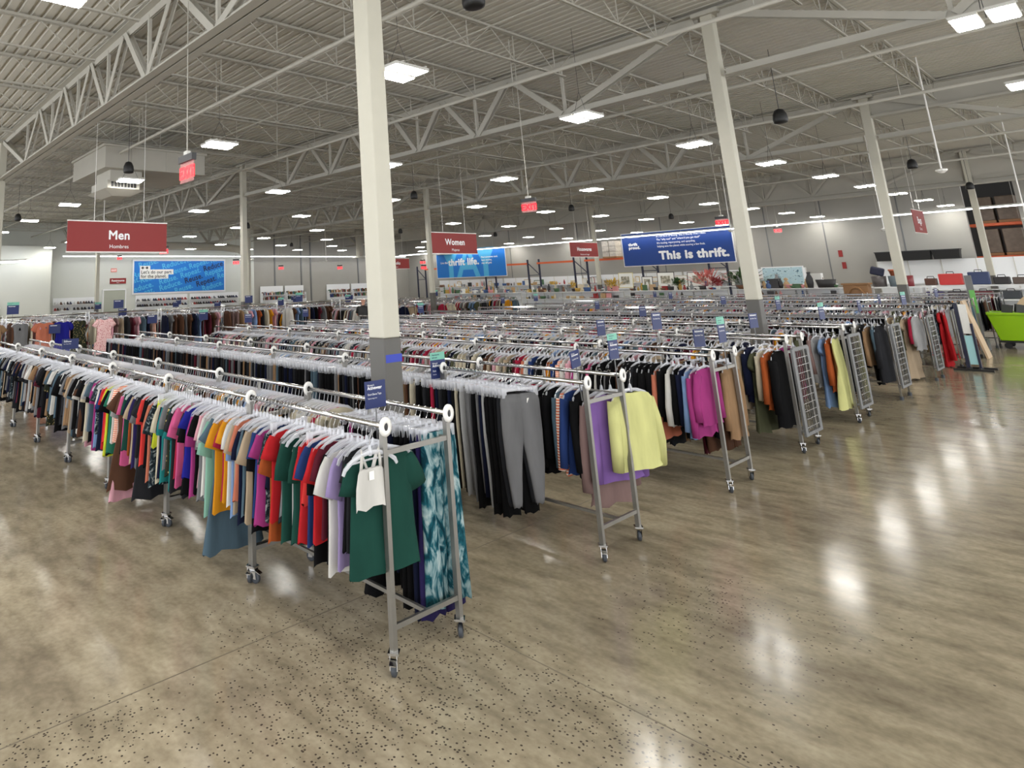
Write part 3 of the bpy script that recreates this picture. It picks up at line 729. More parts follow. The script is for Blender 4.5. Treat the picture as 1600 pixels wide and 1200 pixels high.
# third row
G3 = 'long-sleeved tops along the front rail of the third row'
c3 = ['magenta', 'magenta', 'light blue', 'navy', 'black', 'white', 'black', 'salmon', 'black', 'black', 'black', 'charcoal', 'black', 'black', 'brown', 'black', 'grey', 'black', 'white', 'black', 'pink', 'charcoal', 'white', 'magenta', 'pale pink', 'white', 'light grey', 'blue', 'mustard', 'rust', 'black', 'charcoal', 'blue', 'white', 'salmon', 'crimson']
ct = ['black', 'maroon', 'charcoal', 'white', 'navy', 'light grey', 'crimson', 'mauve', 'grey', 'black', 'beige', 'slate blue', 'pale pink', 'olive', 'brown', 'cream']
c3 += [random.choice(ct) for _ in range(137)]
rail([('coat' if i in (8, 9, 10, 12, 13, 15) else 'long', c) for i, c in enumerate(c3)], RX-.10, .065, ROWY[2], lambda i: f'{RK[min(6, int((.1+.065*i)/RL))]} of the third row', G3, hookto=40)
c3b = [('long', 'tan'), ('pants', 'brown'), ('coat', 'black'), ('coat', 'brown'), ('pants', 'maroon'), ('coat', 'black'), ('pants', 'tan'), ('long', 'crimson'), ('coat', 'charcoal')]
rail(c3b, RX-.08, .085, ROWY[2]+W, lambda i: 'rear rail of the third row', 'pieces on the rear rail of the third row')
# rows four to eight: the ends that face the aisle
ends = {3: [('coat', 'black'), ('long', 'rust'), ('long', 'cream'), ('dress', 'olive'), ('coat', 'navy'), ('long', 'beige'), ('coat', 'black'), ('long', 'tan'), ('long', 'grey'), ('long', 'charcoal'), ('long', 'cream'), ('long', 'slate blue'), ('long', 'mustard'), ('long', 'magenta'), ('long', 'maroon')],
        4: [('dress', 'pale yellow'), ('long', 'rust'), ('dress', 'light blue'), ('long', 'light grey'), ('long', 'mauve'), ('long', 'black'), ('coat', 'olive'), ('long', 'cream'), ('coat', 'black')],
        5: [('coat', 'charcoal'), ('long', 'slate blue'), ('long', 'tan'), ('coat', 'black'), ('long', 'white'), ('coat', 'black'), ('long', 'grey')],
        6: [('long', 'light grey'), ('long', 'crimson'), ('dress', 'beige'), ('coat', 'olive'), ('long', 'cream'), ('long', 'beige')],
        7: [('dress', 'red'), ('dress', 'red'), ('long', 'black'), ('long', 'grey'), ('long', 'pale pink'), ('long', 'light grey')]}
for r, its in ends.items():
    rail(its, RX-.12, .08, ROWY[r], lambda i: f'front rail, aisle end of {ROWN[r]} row', f'clothes at the aisle end of the {ROWN[r]} row', yaw=.2)
    rail(its[::-1][:6], RX-.12, .085, ROWY[r]+W, lambda i: f'rear rail, aisle end of {ROWN[r]} row', f'clothes at the aisle end of the {ROWN[r]} row', yaw=.2)
# dresses shown on the tall racks by the cross aisle
random.seed(5)
front = [(-18.62, 4.25, 'dress', 'grey', None), (-18.62, 4.85, 'dress', 'salmon', None), (-18.62, 5.35, 'dress', 'royal blue', None), (-18.62, 5.8, 'dress', 'olive', 'floral'), (-18.62, 6.5, 'dress', 'pale pink', 'floralpink'), (-18.62, 3.6, 'dress', 'tan', None)]
for k, (x, y, kd, c, mm) in enumerate(front):
    o = hang(kd, k, c, x, y, DH, False, .1*((k % 3)-1), mm, hook=False)
    pat = {'floral': 'dark floral', 'floralpink': 'pink floral'}.get(mm, c)
    tag(o, f'{pat} dress displayed face-out on a tall rack across the cross aisle', 'dress', 'dresses on the tall racks')
dc = ['rust', 'brown', 'cream', 'tan', 'light blue', 'black', 'olive', 'grey', 'navy', 'maroon', 'mustard', 'black', 'white', 'charcoal', 'crimson', 'brown', 'beige', 'slate blue', 'mauve', 'pale pink']
for k, y in enumerate(DY[:6]):
    cs = [random.choice(dc) for _ in range(12)]
    rail([('dress' if i % 3 else 'long', c) for i, c in enumerate(cs)], -18.9, .165, y+.12, lambda i: f'{ORD[k]} tall rack from the left', 'dresses on the tall racks', z=DH, along='Y', hookto=0, yaw=.1)

# ------------------------------------------------------------------ everything hung farther back (past the first few hundred of a kind)
def far_mesh(entries, name):
    V = []; F = []; C = []
    for (kind, x, y, z, c, ay, sc_) in entries:
        rgb = lin(PAL[c]); base = len(V); ca, sa = math.cos(ay), math.sin(ay)
        def add(px, py, pz): V.append((x+(px*ca-py*sa), y+(px*sa+py*ca), z+pz))
        def tubef(levels, n=6, cy=0):
            s0 = len(V)
            for (zz, w_, d_) in levels:
                for k in range(n):
                    a = 2*PI*k/n; add(d_*math.sin(a), cy+w_*math.cos(a), zz)
            for i in range(len(levels)-1):
                for k in range(n):
                    F.append((s0+i*n+k, s0+i*n+(k+1) % n, s0+(i+1)*n+(k+1) % n, s0+(i+1)*n+k)); C.append(rgb)
            F.append(tuple(s0+(len(levels)-1)*n+k for k in range(n))); C.append(rgb)
        L = sc_
        if kind == 'p':
            for s in (-.09, .09): tubef([(-.13-L, .08, .02), (-.4, .1, .024), (-.13, .1, .016)], 6, s)
        else:
            tubef([(-.13-L, .24, .034), (-.4, .23, .034), (-.2, .22, .03), (-.15, .19, .02), (-.115, .07, .015)])
            for s in (-1, 1):
                s0 = len(V)
                for (yy, zz, w_, d_) in ((.17*s, -.18, .06, .024), (.29*s, -.42 if kind == 't' else -.5, .05, .024)) if kind == 't' else ((.18*s, -.18, .06, .028), (.3*s, -.5, .055, .028), (.27*s, -.75, .045, .024)):
                    for k in range(4): a = 2*PI*k/4+.78; add(d_*math.sin(a)*1.3, yy+w_*math.cos(a)*1.2, zz+.02*math.cos(a)*s)
                m_ = (len(V)-s0)//4
                for i in range(m_-1):
                    for k in range(4): F.append((s0+i*4+k, s0+i*4+(k+1) % 4, s0+(i+1)*4+(k+1) % 4, s0+(i+1)*4+k)); C.append(rgb)
                F.append(tuple(s0+(m_-1)*4+k for k in range(4))); C.append(rgb)
    me = bpy.data.meshes.new(name); me.from_pydata(V, [], F)
    at = me.color_attributes.new('Col', 'FLOAT_COLOR', 'CORNER'); buf = []
    for f_, c_ in zip(F, C): buf += [c_[0], c_[1], c_[2], 1.0]*len(f_)
    at.data.foreach_set('color', buf)
    me.polygons.foreach_set('use_smooth', [True]*len(F)); me.materials.append(M['fabric_far'])
    return me
tops, trs, hangs = [], [], []
far_t = ['black', 'charcoal', 'white', 'navy', 'maroon', 'grey', 'cream', 'light grey', 'pale pink', 'brown', 'slate blue', 'beige', 'crimson', 'mustard', 'light blue', 'olive', 'black', 'mauve', 'black', 'white']
def fill(xa, xb, y, kind, step=.062):
    x = xa; run = 0; gap = 0
    while x > xb:
        if gap > 0: gap -= 1; x -= step; continue
        if any(abs(x-cx) < .16 and abs(y-cy) < .42 for cx in XC for cy in YC): x -= step; continue
        if random.random() < .006: gap = random.randrange(4, 12)
        c = random.choice(far_t if kind != 'p' else pt)
        (trs if kind == 'p' else tops).append((kind, x, y, H, c, random.uniform(-.15, .15), .9+.1*random.random() if kind == 'p' else .62+.2*random.random()))
        hangs.append((x, y, H)); x -= step*random.uniform(.8, 1.25)
random.seed(99)
END = RX-7*RL+.08
fill(RX-1.05, END, ROWY[0]+W, 't', .055); fill(RX-2.5, END, ROWY[1]+W, 'l'); fill(RX-.9, END, ROWY[2]+W, 'l', .07)
for r in range(3, 11):
    n = len(ends.get(r, []))
    fill(RX-.12-.08*n if n else RX-.1, END, ROWY[r], random.choice('lltp'), .075)
    fill(RX-.7 if n else RX-.1, END, ROWY[r]+W, random.choice('lltl'), .075)
for r in range(11):
    for d in (0, W): fill(BX-.1, BX-8*RL+.1, ROWY[r]+d, random.choice('tllp'), .095)
o = put('rest_of_the_tops', far_mesh(tops, 'rest_of_the_tops')); tag(o, 'shirts and sweaters on the rails farther back, past counting', 'clothes', kind='stuff')
o = put('rest_of_the_trousers', far_mesh(trs, 'rest_of_the_trousers')); tag(o, 'dark trousers on the rails farther back, past counting', 'clothes', kind='stuff')
def hanger_far(P):
    V = []; F = []
    for x, y, z in P:
        for s in (-1, 1):
            s0 = len(V)
            for yy, zz in ((.0, -.085), (.11*s, -.105), (.215*s, -.17)):
                for dx, dz in ((-.006, 0), (.006, 0), (0, -.022)): V.append((x+dx, y+yy, z+zz+dz))
            for i in (0, 3):
                for k in range(3): F.append((s0+i+k, s0+i+(k+1) % 3, s0+i+3+(k+1) % 3, s0+i+3+k))
        s0 = len(V)
        for dx, dy, dz in ((-.004, 0, -.09), (.004, 0, -.09), (.004, .02, .0), (-.004, .02, .0), (-.004, 0, .022), (.004, 0, .022)): V.append((x+dx, y+dy, z+dz))
        F += [(s0, s0+1, s0+2, s0+3), (s0+3, s0+2, s0+5, s0+4)]
    me = bpy.data.meshes.new('rest_of_the_hangers'); me.from_pydata(V, [], F); me.materials.append(M['plastic']); return me
o = put('rest_of_the_hangers', hanger_far(hangs)); tag(o, 'clear plastic hangers on the rails farther back, past counting', 'hangers', kind='stuff')

# ------------------------------------------------------------------ rack signs
def card(name, x, y, z, w_, h_, yaw, mint, lines, label, pole=.3, tilt=0):
    e = empty(name, (x, y, z-h_/2), label=label, cat='sign', group='blue signs standing on the racks')
    b = B(); b.box(-w_/2, w_/2, -.004, .004, 0, h_); b.mi = 0
    c = b.obj('card', M['cardblue'], e); c.rotation_euler = (0, tilt, yaw)
    holder = c
    if mint:
        B().box(-w_/2, w_/2, -.0045, .0045, h_, h_*1.33).obj('mint_card', M['mint'], c)
    yy = h_*.82
    for k, (t, s, bold) in enumerate(lines):
        me = text_mesh(t, s*h_, .02 if bold else 0, 'LEFT', .92, .0004); me.materials.append(M['ink']); me.name = 'lettering'
        o = put('lettering', me, c, (-w_/2+.02*w_/.2, -.0055, yy), (PI/2, 0, 0)); yy -= s*h_*1.25
    if mint:
        for k, t in enumerate(('Ropa deportiva', 'para mujer')):
            me = text_mesh(t, .085*h_, .015, 'LEFT', .9, .0004); me.materials.append(M['inknavy'])
            put('lettering', me, c, (-w_/2+.02*w_/.2, -.006, h_*(1.2-.12*k)), (PI/2, 0, 0))
    if -18.7 < x < -18.4: pole = z-h_/2
    B().bar((0, 0, -pole), (0, 0, 0.0), .008).obj('pole', M['greymetal'], e)
    return e
Y90 = PI/2
AW = [("Women's", .10, 0), ('Activewear', .17, 1), ('Short Sleeve Tops', .105, 0), ('Tops de manga corta', .06, 0)]
AP = [("Women's", .10, 0), ('Activewear', .17, 1), ('Pants', .11, 0), ('Pantalones', .06, 0)]
SL = [("Women's", .10, 0), ('Activewear', .17, 1), ('Long Sleeve Tops', .105, 0)]
card('rack_sign', -3.68, 3.32, 1.50, .20, .19, Y90, False, AW, 'blue activewear card rising over the nearest rack')
card('rack_sign', -4.86, 5.30, 1.37, .22, .23, Y90, True, AP, 'blue card with a mint header over the trousers of the second row')
card('rack_sign', -10.83, 3.24, 1.52, .26, .16, Y90, False, AW[:3], 'blue card above the far left stretch of the nearest row')
card('rack_sign', -3.43, 5.6, 1.56, .15, .15, Y90, False, SL, 'tilted blue card behind the end sweaters of the second row', tilt=.0).rotation_euler = (.12, 0, 0)
card('rack_sign', -3.22, 5.90, 1.63, .16, .17, Y90, True, SL, 'blue card with a mint header beside the tilted card')
spots = [(-4.61, 8.2, 1.64, 0), (-3.88, 8.2, 1.74, 0), (-3.42, 8.2, 1.56, 0), (-3.17, 8.2, 1.62, 1), (-4.06, 10.5, 1.5, 1), (-3.63, 10.5, 1.62, 0), (-4.97, 10.5, 1.57, 0), (-3.5, 13.0, 1.6, 1), (-6.4, 13.0, 1.6, 0), (-3.6, 15.6, 1.6, 0), (-4.9, 15.6, 1.62, 1), (-3.5, 18.5, 1.6, 1), (-3.9, 18.5, 1.62, 0), (-3.4, 21.2, 1.66, 0), (-7, 18.5, 1.6, 0), (-8.8, 15.6, 1.6, 0), (-9.5, 21.2, 1.65, 0), (-12.4, 13, 1.6, 1), (-13.8, 18.5, 1.62, 0), (-11.2, 23.8, 1.62, 0), (-14.2, 21, 1.6, 1), (-14.3, 10.5, 1.6, 0), (-13.5, 8.2, 1.6, 0)]
for k, (x, y, z, mn) in enumerate(spots):
    rr = min(range(11), key=lambda r: abs(ROWY[r]+.3-y))
    card('rack_sign', x, y, z, .19, .2, Y90-.1*(k % 3), mn, AW[1:3], f'small blue card{" with mint header" if mn else ""}, {ROWN[rr]} row, {ORD[k % 24]} of the smaller cards')
far_spots = [(-18.5, 4.1, 1.95), (-18.5, 5.1, 1.4), (-18.5, 7.9, 1.5), (-18.5, 9.6, 1.5), (-18.5, 7.0, 1.98), (-18.6, 11.5, 1.95), (-18.6, 13.6, 1.9), (-22, 8.3, 1.65), (-24, 13.1, 1.68), (-23, 15.6, 1.68), (-26, 18.5, 1.7), (-28, 13.1, 1.7), (-22, 18.5, 1.7), (-25, 21.2, 1.7), (-30, 21.2, 1.7), (-31, 10.5, 1.7), (-33, 15.6, 1.7), (-28, 26.4, 1.7), (-24, 26.4, 1.7), (-33, 26.4, 1.7)]
for k, (x, y, z) in enumerate(far_spots):
    x = -18.88 if x > -18.7 and z > 1.7 else x
    card('rack_sign', x, y, z, .3, .24, Y90, k % 3 == 0, AW[1:2], f'blue card{" with mint header" if k % 3 == 0 else ""} beyond the cross aisle, {ORD[k]} from the left front')

# ------------------------------------------------------------------ hanging department signs
def dept(x, y0, y1, z0, z1, head, sub, label, fs=.42):
    L = y1-y0; hgt = z1-z0
    e = empty('hanging_sign', (x, y0, z0), label=label, cat='sign', group='red department signs hanging from the roof'); e.rotation_euler = FACE_X
    B().box(0, L, 0, hgt, -.02, .0).obj('panel', M['red'], e)
    b = B(); b.box(-.01, L+.01, hgt-.005, hgt+.02, -.025, .005); b.box(-.01, L+.01, -.02, .005, -.025, .005); b.obj('rail_trim', M['whiteplastic'], e)
    letter(e, head, hgt*fs, L*.5, hgt*.42, M['ink'], .02, 'CENTER', z=.003)
    letter(e, sub, hgt*fs*.42, L*.5, hgt*.12, M['ink'], 0, 'CENTER', z=.003)
    b = B()
    for q in (.25*L, .75*L): b.tube([(q, hgt+.01, -.01), (q, 7.0-z0, -.01)], .006, 5)
    b.obj('suspension_rods', M['whiteplastic'], e)
dept(-14, 4.03, 6.30, 3.20, 3.86, 'Men', 'Hombres', 'red hanging sign reading Men at the left over the racks')
dept(-14, 15.40, 17.62, 3.21, 3.88, 'Women', 'Mujeres', 'red hanging sign reading Women before the sky blue banner')
dept(-16.5, 27.5, 29.9, 3.26, 3.93, 'Housewares', 'Artículos del hogar', 'red hanging sign reading Housewares over the middle rear', fs=.36)
dept(-28, 26.4, 28.6, 3.19, 3.8, 'Books', 'Libros', 'red hanging sign reading Books half hidden by the near column')
dept(-5.6, 33.8, 35.8, 3.6, 4.5, 'Bags', 'Bolsos', 'red hanging sign half hidden behind a column at the right rear')
# exit signs
def exit_sign(x, y, z, label, rz=0.0, top=7.0, s=1.0):
    e = empty('exit_sign', (x, y, z), rz, label=label, cat='exit sign', group='hanging red exit signs')
    B().box(-.155*s, .155*s, -.035, .035, .10*s, .17*s).obj('housing', M['darkgrey'], e)
    B().box(-.15*s, .15*s, -.005, .005, -.11*s, .10*s).obj('acrylic_plate', M['exitclear'], e)
    me = text_mesh('EXIT', .17*s, .03, 'CENTER', .9, .002); me.materials.append(M['exitred'])
    for a, d in ((0, -.008), (PI, .008)): put('lettering', me, e, (0, d, -.065*s), (PI/2, 0, a))
    b = B(); b.box(-.05, .05, -.03, .03, .17*s, .21*s); b.obj('junction_box', M['lamphouse'], e)
    B().tube([(0, 0, .2*s), (0, 0, top-z)], .008, 6).obj('stem', M['steelpaint'], e)
exit_sign(-7.85, 3.82, 3.90, 'red exit sign hanging left of the nearest column', .0, s=1.35)
exit_sign(-7.45, 11.1, 3.72, 'red exit sign hanging above the blue banner, centre of the hall', .1)
exit_sign(-7.4, 20.3, 3.71, 'red exit sign hanging by the right column before the strip light', .1)
for k, (x, y, z) in enumerate(((-22.5, 2.6, 3.75), (-22, 9.8, 3.75), (-30, 17.5, 3.7), (-36, 24.5, 3.6), (-34, 28, 3.5), (-31, 33, 3.7), (-30, 32, 3.3), (-12, 40, 4.4), (-22.9, 40, 4.2), (-40.5, 15.0, 4.5))):
    exit_sign(x, y, z, f'small distant red exit sign, {ORD[k]} from the left among those over the rear', .6, s=1.1)
# speakers
def speaker():
    e = empty('ceiling_speaker')
    B().lathe([(.075, 0), (.105, .01), (.115, .06), (.105, .16), (.07, .24), (.02, .265)], 16).obj('shell', M['black'], e, smooth=True)
    B().tube([(0, 0, .26), (0, 0, 1.4)], .006, 5).obj('cable', M['darkgrey'], e); return e
s0 = speaker(); used = False
for k, (x, y, z) in enumerate(((-3.67, 4.88, 4.95), (-3.7, 13.46, 4.9), (-3.65, 23.3, 4.9), (-13.5, 5.15, 4.9), (-13.9, 14.6, 4.9), (-13.8, 23.4, 4.9), (-24, 5.2, 4.9), (-24, 14.6, 4.9), (-3.65, 32, 4.9), (-24, 24, 4.9), (-13.8, 32, 4.9), (-34, 14.6, 4.9), (-34, 24, 4.9), (-24, 32, 4.9))):
    o = s0 if not used else copy_tree(s0); used = True; o.location = (x, y, z)
    tag(o, f'black bell-shaped pendant speaker, {["first","second","third","fourth"][min(3, int(y//9))]} back in the {["right","middle left","far left","leftmost"][min(3, int((-x)//10))]} line, {"near" if y < 10 else "far"} part, number {k+1}' if False else f'black pendant speaker {["over the near aisle end","behind the right column","past the second right column","beside the duct box by the Men sign","behind the near column","above the Housewares side","far left near the small exit sign","left of the middle column","at the right rear","left of the Women sign","over the housewares shelves","far left by the third column","over the left rear racks","before the Books sign"][k]}', 'speaker', 'black pendant speakers')
# duct box with diffuser
e = empty('air_handler', (-18.1, 7.1, 5.0), label='large grey air duct box with a square diffuser under the roof at left', cat='air duct')
B().box(-1.2, 1.6, -1.45, 1.5, .6, 1.2).obj('duct_box', M['steelpaint'], e, bevel=.01)
b = B(); b.box(-1.25, 1.65, -1.5, 1.55, 1.18, 1.24)
for y in (-.7, .3): b.box(1.6, 1.615, y-.02, y+.02, .6, 1.18)
b.obj('flange', M['steelpaint'], e)
b = B(); b.box(.2, 1.3, -1.2, -.3, .3, .62); b.box(.1, 1.4, -1.3, -.4, .08, .30); b.hull([(0.3, -1.1, -.1), (1.2, -1.1, -.1), (1.2, -.6, -.1), (.3, -.6, -.1)], [(.0, -1.4, .05), (1.5, -1.4, .05), (1.5, -.3, .05), (0, -.3, .05)])
d = b.obj('diffuser', M['steelpaint'], e)
b = B()
for k in range(8): y = -1.2+k*.09; b.box(1.4, 1.405, y, y+.07, .12, .26)
b.obj('grille', M['black'], d)
# round ducts that turn down
for k, (pts, r) in enumerate(((((-42.3, 14, 5.35), (-42.0, 20, 5.45), (-41.9, 23.3, 5.4), (-41.8, 24.6, 5.25), (-41.7, 25.2, 4.9), (-41.7, 25.2, 4.45)), .28), (((-41, 36.0, 7.0), (-41, 36.0, 5.5), (-41, 36.0, 4.6)), .3), (((-39.5, 44, 6.3), (-38.6, 43.6, 6.2), (-38, 43.4, 5.6), (-37.9, 43.3, 4.7)), .4))):
    e = empty('air_duct', (0, 0, 0), label=f'round pale air duct turning down, {["over the Reduce banner","in the middle of the left wall","by the rear corner"][k]}', cat='air duct', group='round air ducts')
    B().tube(pts, r, 14).obj('duct', M['steelpaint'], e, smooth=True)
    q = pts[-1]; B().lathe([(r, .1), (r*2.2, .0), (r*2.2, -.04), (.05, -.05)], 16, q).obj('outlet', M['lamphouse'], e)

# ------------------------------------------------------------------ banners on the walls
e = empty('wall_banner', (XL+.12, 17.45, 2.28), label='bright blue Reduce Reuse Repeat banner on the left wall', cat='banner'); e.rotation_euler = FACE_X
BW, BH = 7.25, 2.22
B().box(-.12, BW+.12, -.12, BH+.12, -.06, -.02).obj('frame', M['white'], e)
B().box(0, BW, 0, BH, -.03, 0).obj('banner_face', M['bannersky'], e)
# diagonal repeated words, clipped to the banner by placing only those that fit
def clip(o, x0, x1, y0, y1):
    bm = bmesh.new(); bm.from_mesh(o.data); bm.transform(Matrix.Translation(o.location) @ Matrix.Rotation(o.rotation_euler[2], 4, 'Z'))
    for co, no in (((x0, 0, 0), (-1, 0, 0)), ((x1, 0, 0), (1, 0, 0)), ((0, y0, 0), (0, -1, 0)), ((0, y1, 0), (0, 1, 0))):
        bmesh.ops.bisect_plane(bm, geom=bm.verts[:]+bm.edges[:]+bm.faces[:], plane_co=co, plane_no=no, clear_outer=True)
    bm.to_mesh(o.data); bm.free(); o.location = (0, 0, 0); o.rotation_euler = (0, 0, 0)
for x, y, t in ((-.3, -.05, 'Reduce.'), (1.92, .52, 'Reuse.'), (3.6, .95, 'Repeat.'), (1.95, .06, 'Reduce.'), (5.62, 1.04, 'Repeat.'), (3.15, -.14, 'Reuse.'), (6.68, .86, 'Reduce.'), (5.4, -.06, 'Reduce.'), (-.1, -.42, 'Repeat.'), (4.3, 1.62, 'Repeat.'), (2.75, 1.2, 'Reuse.'), (2.15, 1.62, 'Reduce.'), (-.05, 1.0, 'Reduce.'), (.36, 1.7, 'Reuse.'), (.5, .66, 'Reuse.'), (-1.2, .35, 'Repeat.'), (3.9, 2.05, 'Reuse.'), (6.1, 2.05, 'Reduce.')):
    clip(letter(e, t, .56, x, y, M['bannerlight'], .012, rot=.265, z=.003), .02, BW-.02, .02, BH-.02)
for x, y, t in ((5.5, 1.42, 'Reduce.'), (3.95, .56, 'Reuse.'), (4.9, .30, 'Repeat.')): clip(letter(e, t, .56, x, y, M['inknavy'], .018, rot=.265, z=.006), .02, BW-.02, .02, BH-.02)
b = B(); b.box(.42, 3.0, 1.25, 1.62, .003, .008); b.box(.42, 2.6, .95, 1.25, .003, .008); b.box(.42, 1.2, 1.62, 1.88, .003, .008); b.obj('caption_panel', M['paper'], e)
letter(e, "Let's do our part", .33, .5, 1.33, M['inkdark'], .015, z=.010); letter(e, 'for the planet.', .33, .5, 1.03, M['inkdark'], .015, z=.010)
b = B(); b.lathe([(.07, 0), (.09, 0), (.09, .004), (.07, .004)], 14, (.62, 1.74, .009)); b.lathe([(.07, 0), (.09, 0), (.09, .004), (.07, .004)], 14, (.95, 1.74, .009)); b.box(.7, .87, 1.73, 1.75, .009, .012)
b.obj('emblem', M['inkdark'], e)
def ybanner(x, z, w_, h_, m, label, y=43.2):
    e = empty('wall_banner', (x, y, z), label=label, cat='banner'); e.rotation_euler = FACE_Y
    B().box(-.05, w_+.05, -.05, h_+.05, -.05, -.012).obj('frame', M['white'], e)
    B().box(0, w_, 0, h_, -.02, 0).obj('banner_face', m, e); return e
e = ybanner(-38.9, 2.67, 7.25, 2.27, M['bannersky'], 'sky blue banner reading thrift life over large pale letters on the back wall')
# large pale letters Y A Y cut to the banner
def stroke(b, p, q, w_):
    p = Vector((*p, .002)); q = Vector((*q, .002)); d = (q-p).normalized(); n = Vector((-d.y, d.x, 0))*w_/2
    b.hull([p+n, p-n, q-n, q+n], [v+Vector((0, 0, .002)) for v in (p+n, p-n, q-n, q+n)])
b = B()
for cx in (1.6, 5.3):
    b.hull([(cx-.95, 2.35, .002), (cx-.25, 1.05, .002), (cx+.25, 1.05, .002), (cx+.95, 2.35, .002)], [(cx-.95, 2.35, .004), (cx-.25, 1.05, .004), (cx+.25, 1.05, .004), (cx+.95, 2.35, .004)])
    b.box(cx-.25, cx+.25, 0, 1.06, .002, .004)
b.obj('large_letter', M['bannerlight'], e)
b = B(); b.hull([(2.2, 0, .002), (2.7, 0, .002), (3.6, 2.35, .002), (3.2, 2.35, .002)], [(2.2, 0, .004), (2.7, 0, .004), (3.6, 2.35, .004), (3.2, 2.35, .004)])
b.hull([(4.2, 0, .002), (4.7, 0, .002), (3.75, 2.35, .002), (3.35, 2.35, .002)], [(4.2, 0, .004), (4.7, 0, .004), (3.75, 2.35, .004), (3.35, 2.35, .004)]); b.box(2.8, 4.1, .6, 1.2, .002, .0038)
b.obj('large_letter', M['bannerlight'], e)
letter(e, 'Live the', .24, .45, 1.2, M['ink'], .02, z=.008); letter(e, 'thrift life.', .78, 1.35, 1.02, M['ink'], .03, z=.008, squeeze=1.05)
for k, t in enumerate(('Find someone cool,', 'have stories,', 'stay off grid.')): letter(e, t, .2, 4.9, 1.5-.24*k, M['ink'], .02, z=.008)
e = ybanner(-22.05, 2.95, 6.7, 2.12, M['bannerblue'], 'deep blue banner reading This is thrift on the back wall')
letter(e, 'This is thrift.', .72, 2.35, .35, M['ink'], .04, z=.006, squeeze=1.0)
for k, t in enumerate(('It’s the thrill of finding “this is exactly what I need.”', 'The “why not?” and “where’d you get that?”', 'It’s reusing, repurposing, and upcycling,', 'helping save the planet while scoring a few finds.')):
    letter(e, t, .17, 2.3, 1.78-.22*k, M['ink'], .01, z=.006, squeeze=.85)
letter(e, 'thrift', .26, .42, 1.32, M['ink'], .05, z=.006); letter(e, 'proud.', .26, .42, 1.1, M['ink'], .05, z=.006)
B().box(.42, 1.15, 1.86, 1.885, .002, .005).obj('rule', M['ink'], e)
# restroom doorway, signs on left wall
e = empty('doorway', (XL+.01, 15.35, 0), label='open doorway to the restrooms in the left wall', cat='doorway')
B().box(-.01, .03, 0, 1.5, 0, 2.5).obj('opening', mat('hall_shade', (168, 172, 160), .8), e)
b = B(); b.box(0, .06, -.08, 0, 0, 2.58); b.box(0, .06, 1.5, 1.58, 0, 2.58); b.box(0, .06, 0, 1.5, 2.5, 2.58); b.obj('door_frame', M['white'], e)
e = empty('restroom_sign', (XL+.05, 15.75, 2.95), label='small red Restrooms sign above the doorway on the left wall', cat='sign'); e.rotation_euler = FACE_X
B().box(0, 1.15, 0, .38, -.03, 0).obj('panel', M['red'], e); letter(e, 'Restrooms', .2, .57, .15, M['ink'], .02, 'CENTER'); letter(e, 'Baños', .08, .57, .05, M['ink'], 0, 'CENTER')
e = empty('small_notice', (XL+.05, 15.8, 3.75), label='pale red exit notice above the restroom sign', cat='sign'); e.rotation_euler = FACE_X
B().box(0, .42, 0, .26, -.03, 0).obj('panel', mat('pale_red', (220, 140, 130), .5), e); letter(e, 'EXIT', .16, .21, .07, M['ink'], .02, 'CENTER')

# ------------------------------------------------------------------ pallet racking on the back wall
def upright(x, z0, z1, y, k):
    e = empty('racking_upright', (x, y, 0), label=f'navy pallet racking upright frame, {ORD[k]} from the left on the back wall', cat='racking', group='pallet racking on the back wall')
    b = B()
    for s in (-.5, .5): b.bar((s, 0, 0), (s, 0, z1), .1)
    b.obj('post', M['navy'], e); b = B()
    z = z0
    b.bar((-.5, 0, z1-.25), (.5, 0, z0), .05); b.bar((-.5, 0, z0), (.5, 0, z0), .05); b.obj('brace', M['navy'], e)
for k, x in enumerate((-41.2, -33.5, -29.4, -25.5, -20.6, -16.5)): upright(x, 2.6, 3.8, 43.6, k)
for k, (x0, x1) in enumerate(((-40.7, -29.9), (-29.0, -26.0), (-25.1, -21.0), (-20.2, -15.5))):
    tag(B().box(x0, x1, 43.45, 43.52, 3.42, 3.56).obj('racking_beam', M['orange']), f'orange pallet racking beam, {ORD[k]} from the left on the back wall', 'racking', 'pallet racking on the back wall')
e = empty('wrapped_pallet', (-23.1, 43.7, 3.57), label='tall stack of film-wrapped goods on the orange racking beside the blue banner', cat='pallet')
b = B(); b.box(-.5, .5, -.4, .5, 0, .1); b.obj('pallet', M['wood'], e)
b = B()
for i in range(3):
    for j in range(2): b.box(-.48+.5*j, -.02+.5*j, -.38, .45, .1+.36*i, .44+.36*i)
b.obj('cartons', noisy(mat('wrap', (186, 178, 166), .3), 6, .5), e)

# ------------------------------------------------------------------ shelving with goods
random.seed(31)
def gondola(x0, x1, y, ztop, shelves, label, depth=.5, slat=True):
    e = empty('shelving_unit', ((x0+x1)/2, y, 0), label=label, cat='shelving', group='white shelving units'); L = (x1-x0)/2
    B().box(-L, L, depth-.03, depth, 0, ztop).obj('back_panel', M['white'], e)
    for z in shelves: B().box(-L+.01, L-.01, 0, depth-.03, z-.03, z).obj('shelf', M['white'], e)
    b = B(); n = max(1, round(2*L/1.25))
    for k in range(n+1):
        x = -L+2*L*k/n; b.box(x-.02, x+.02, depth-.06, depth-.03, 0, ztop)
    b.obj('upright', M['lamphouse'], e); return e
def vase(): 
    r = random.uniform(.05, .11); h = random.uniform(.15, .35)
    return B().lathe([(r*.7, 0), (r, h*.3), (r*.9, h*.6), (r*.4, h*.85), (r*.5, h)], 10)
def bowl(): r = random.uniform(.08, .16); return B().lathe([(r*.4, 0), (r, .08), (r*.95, .08), (r*.35, .01)], 12)
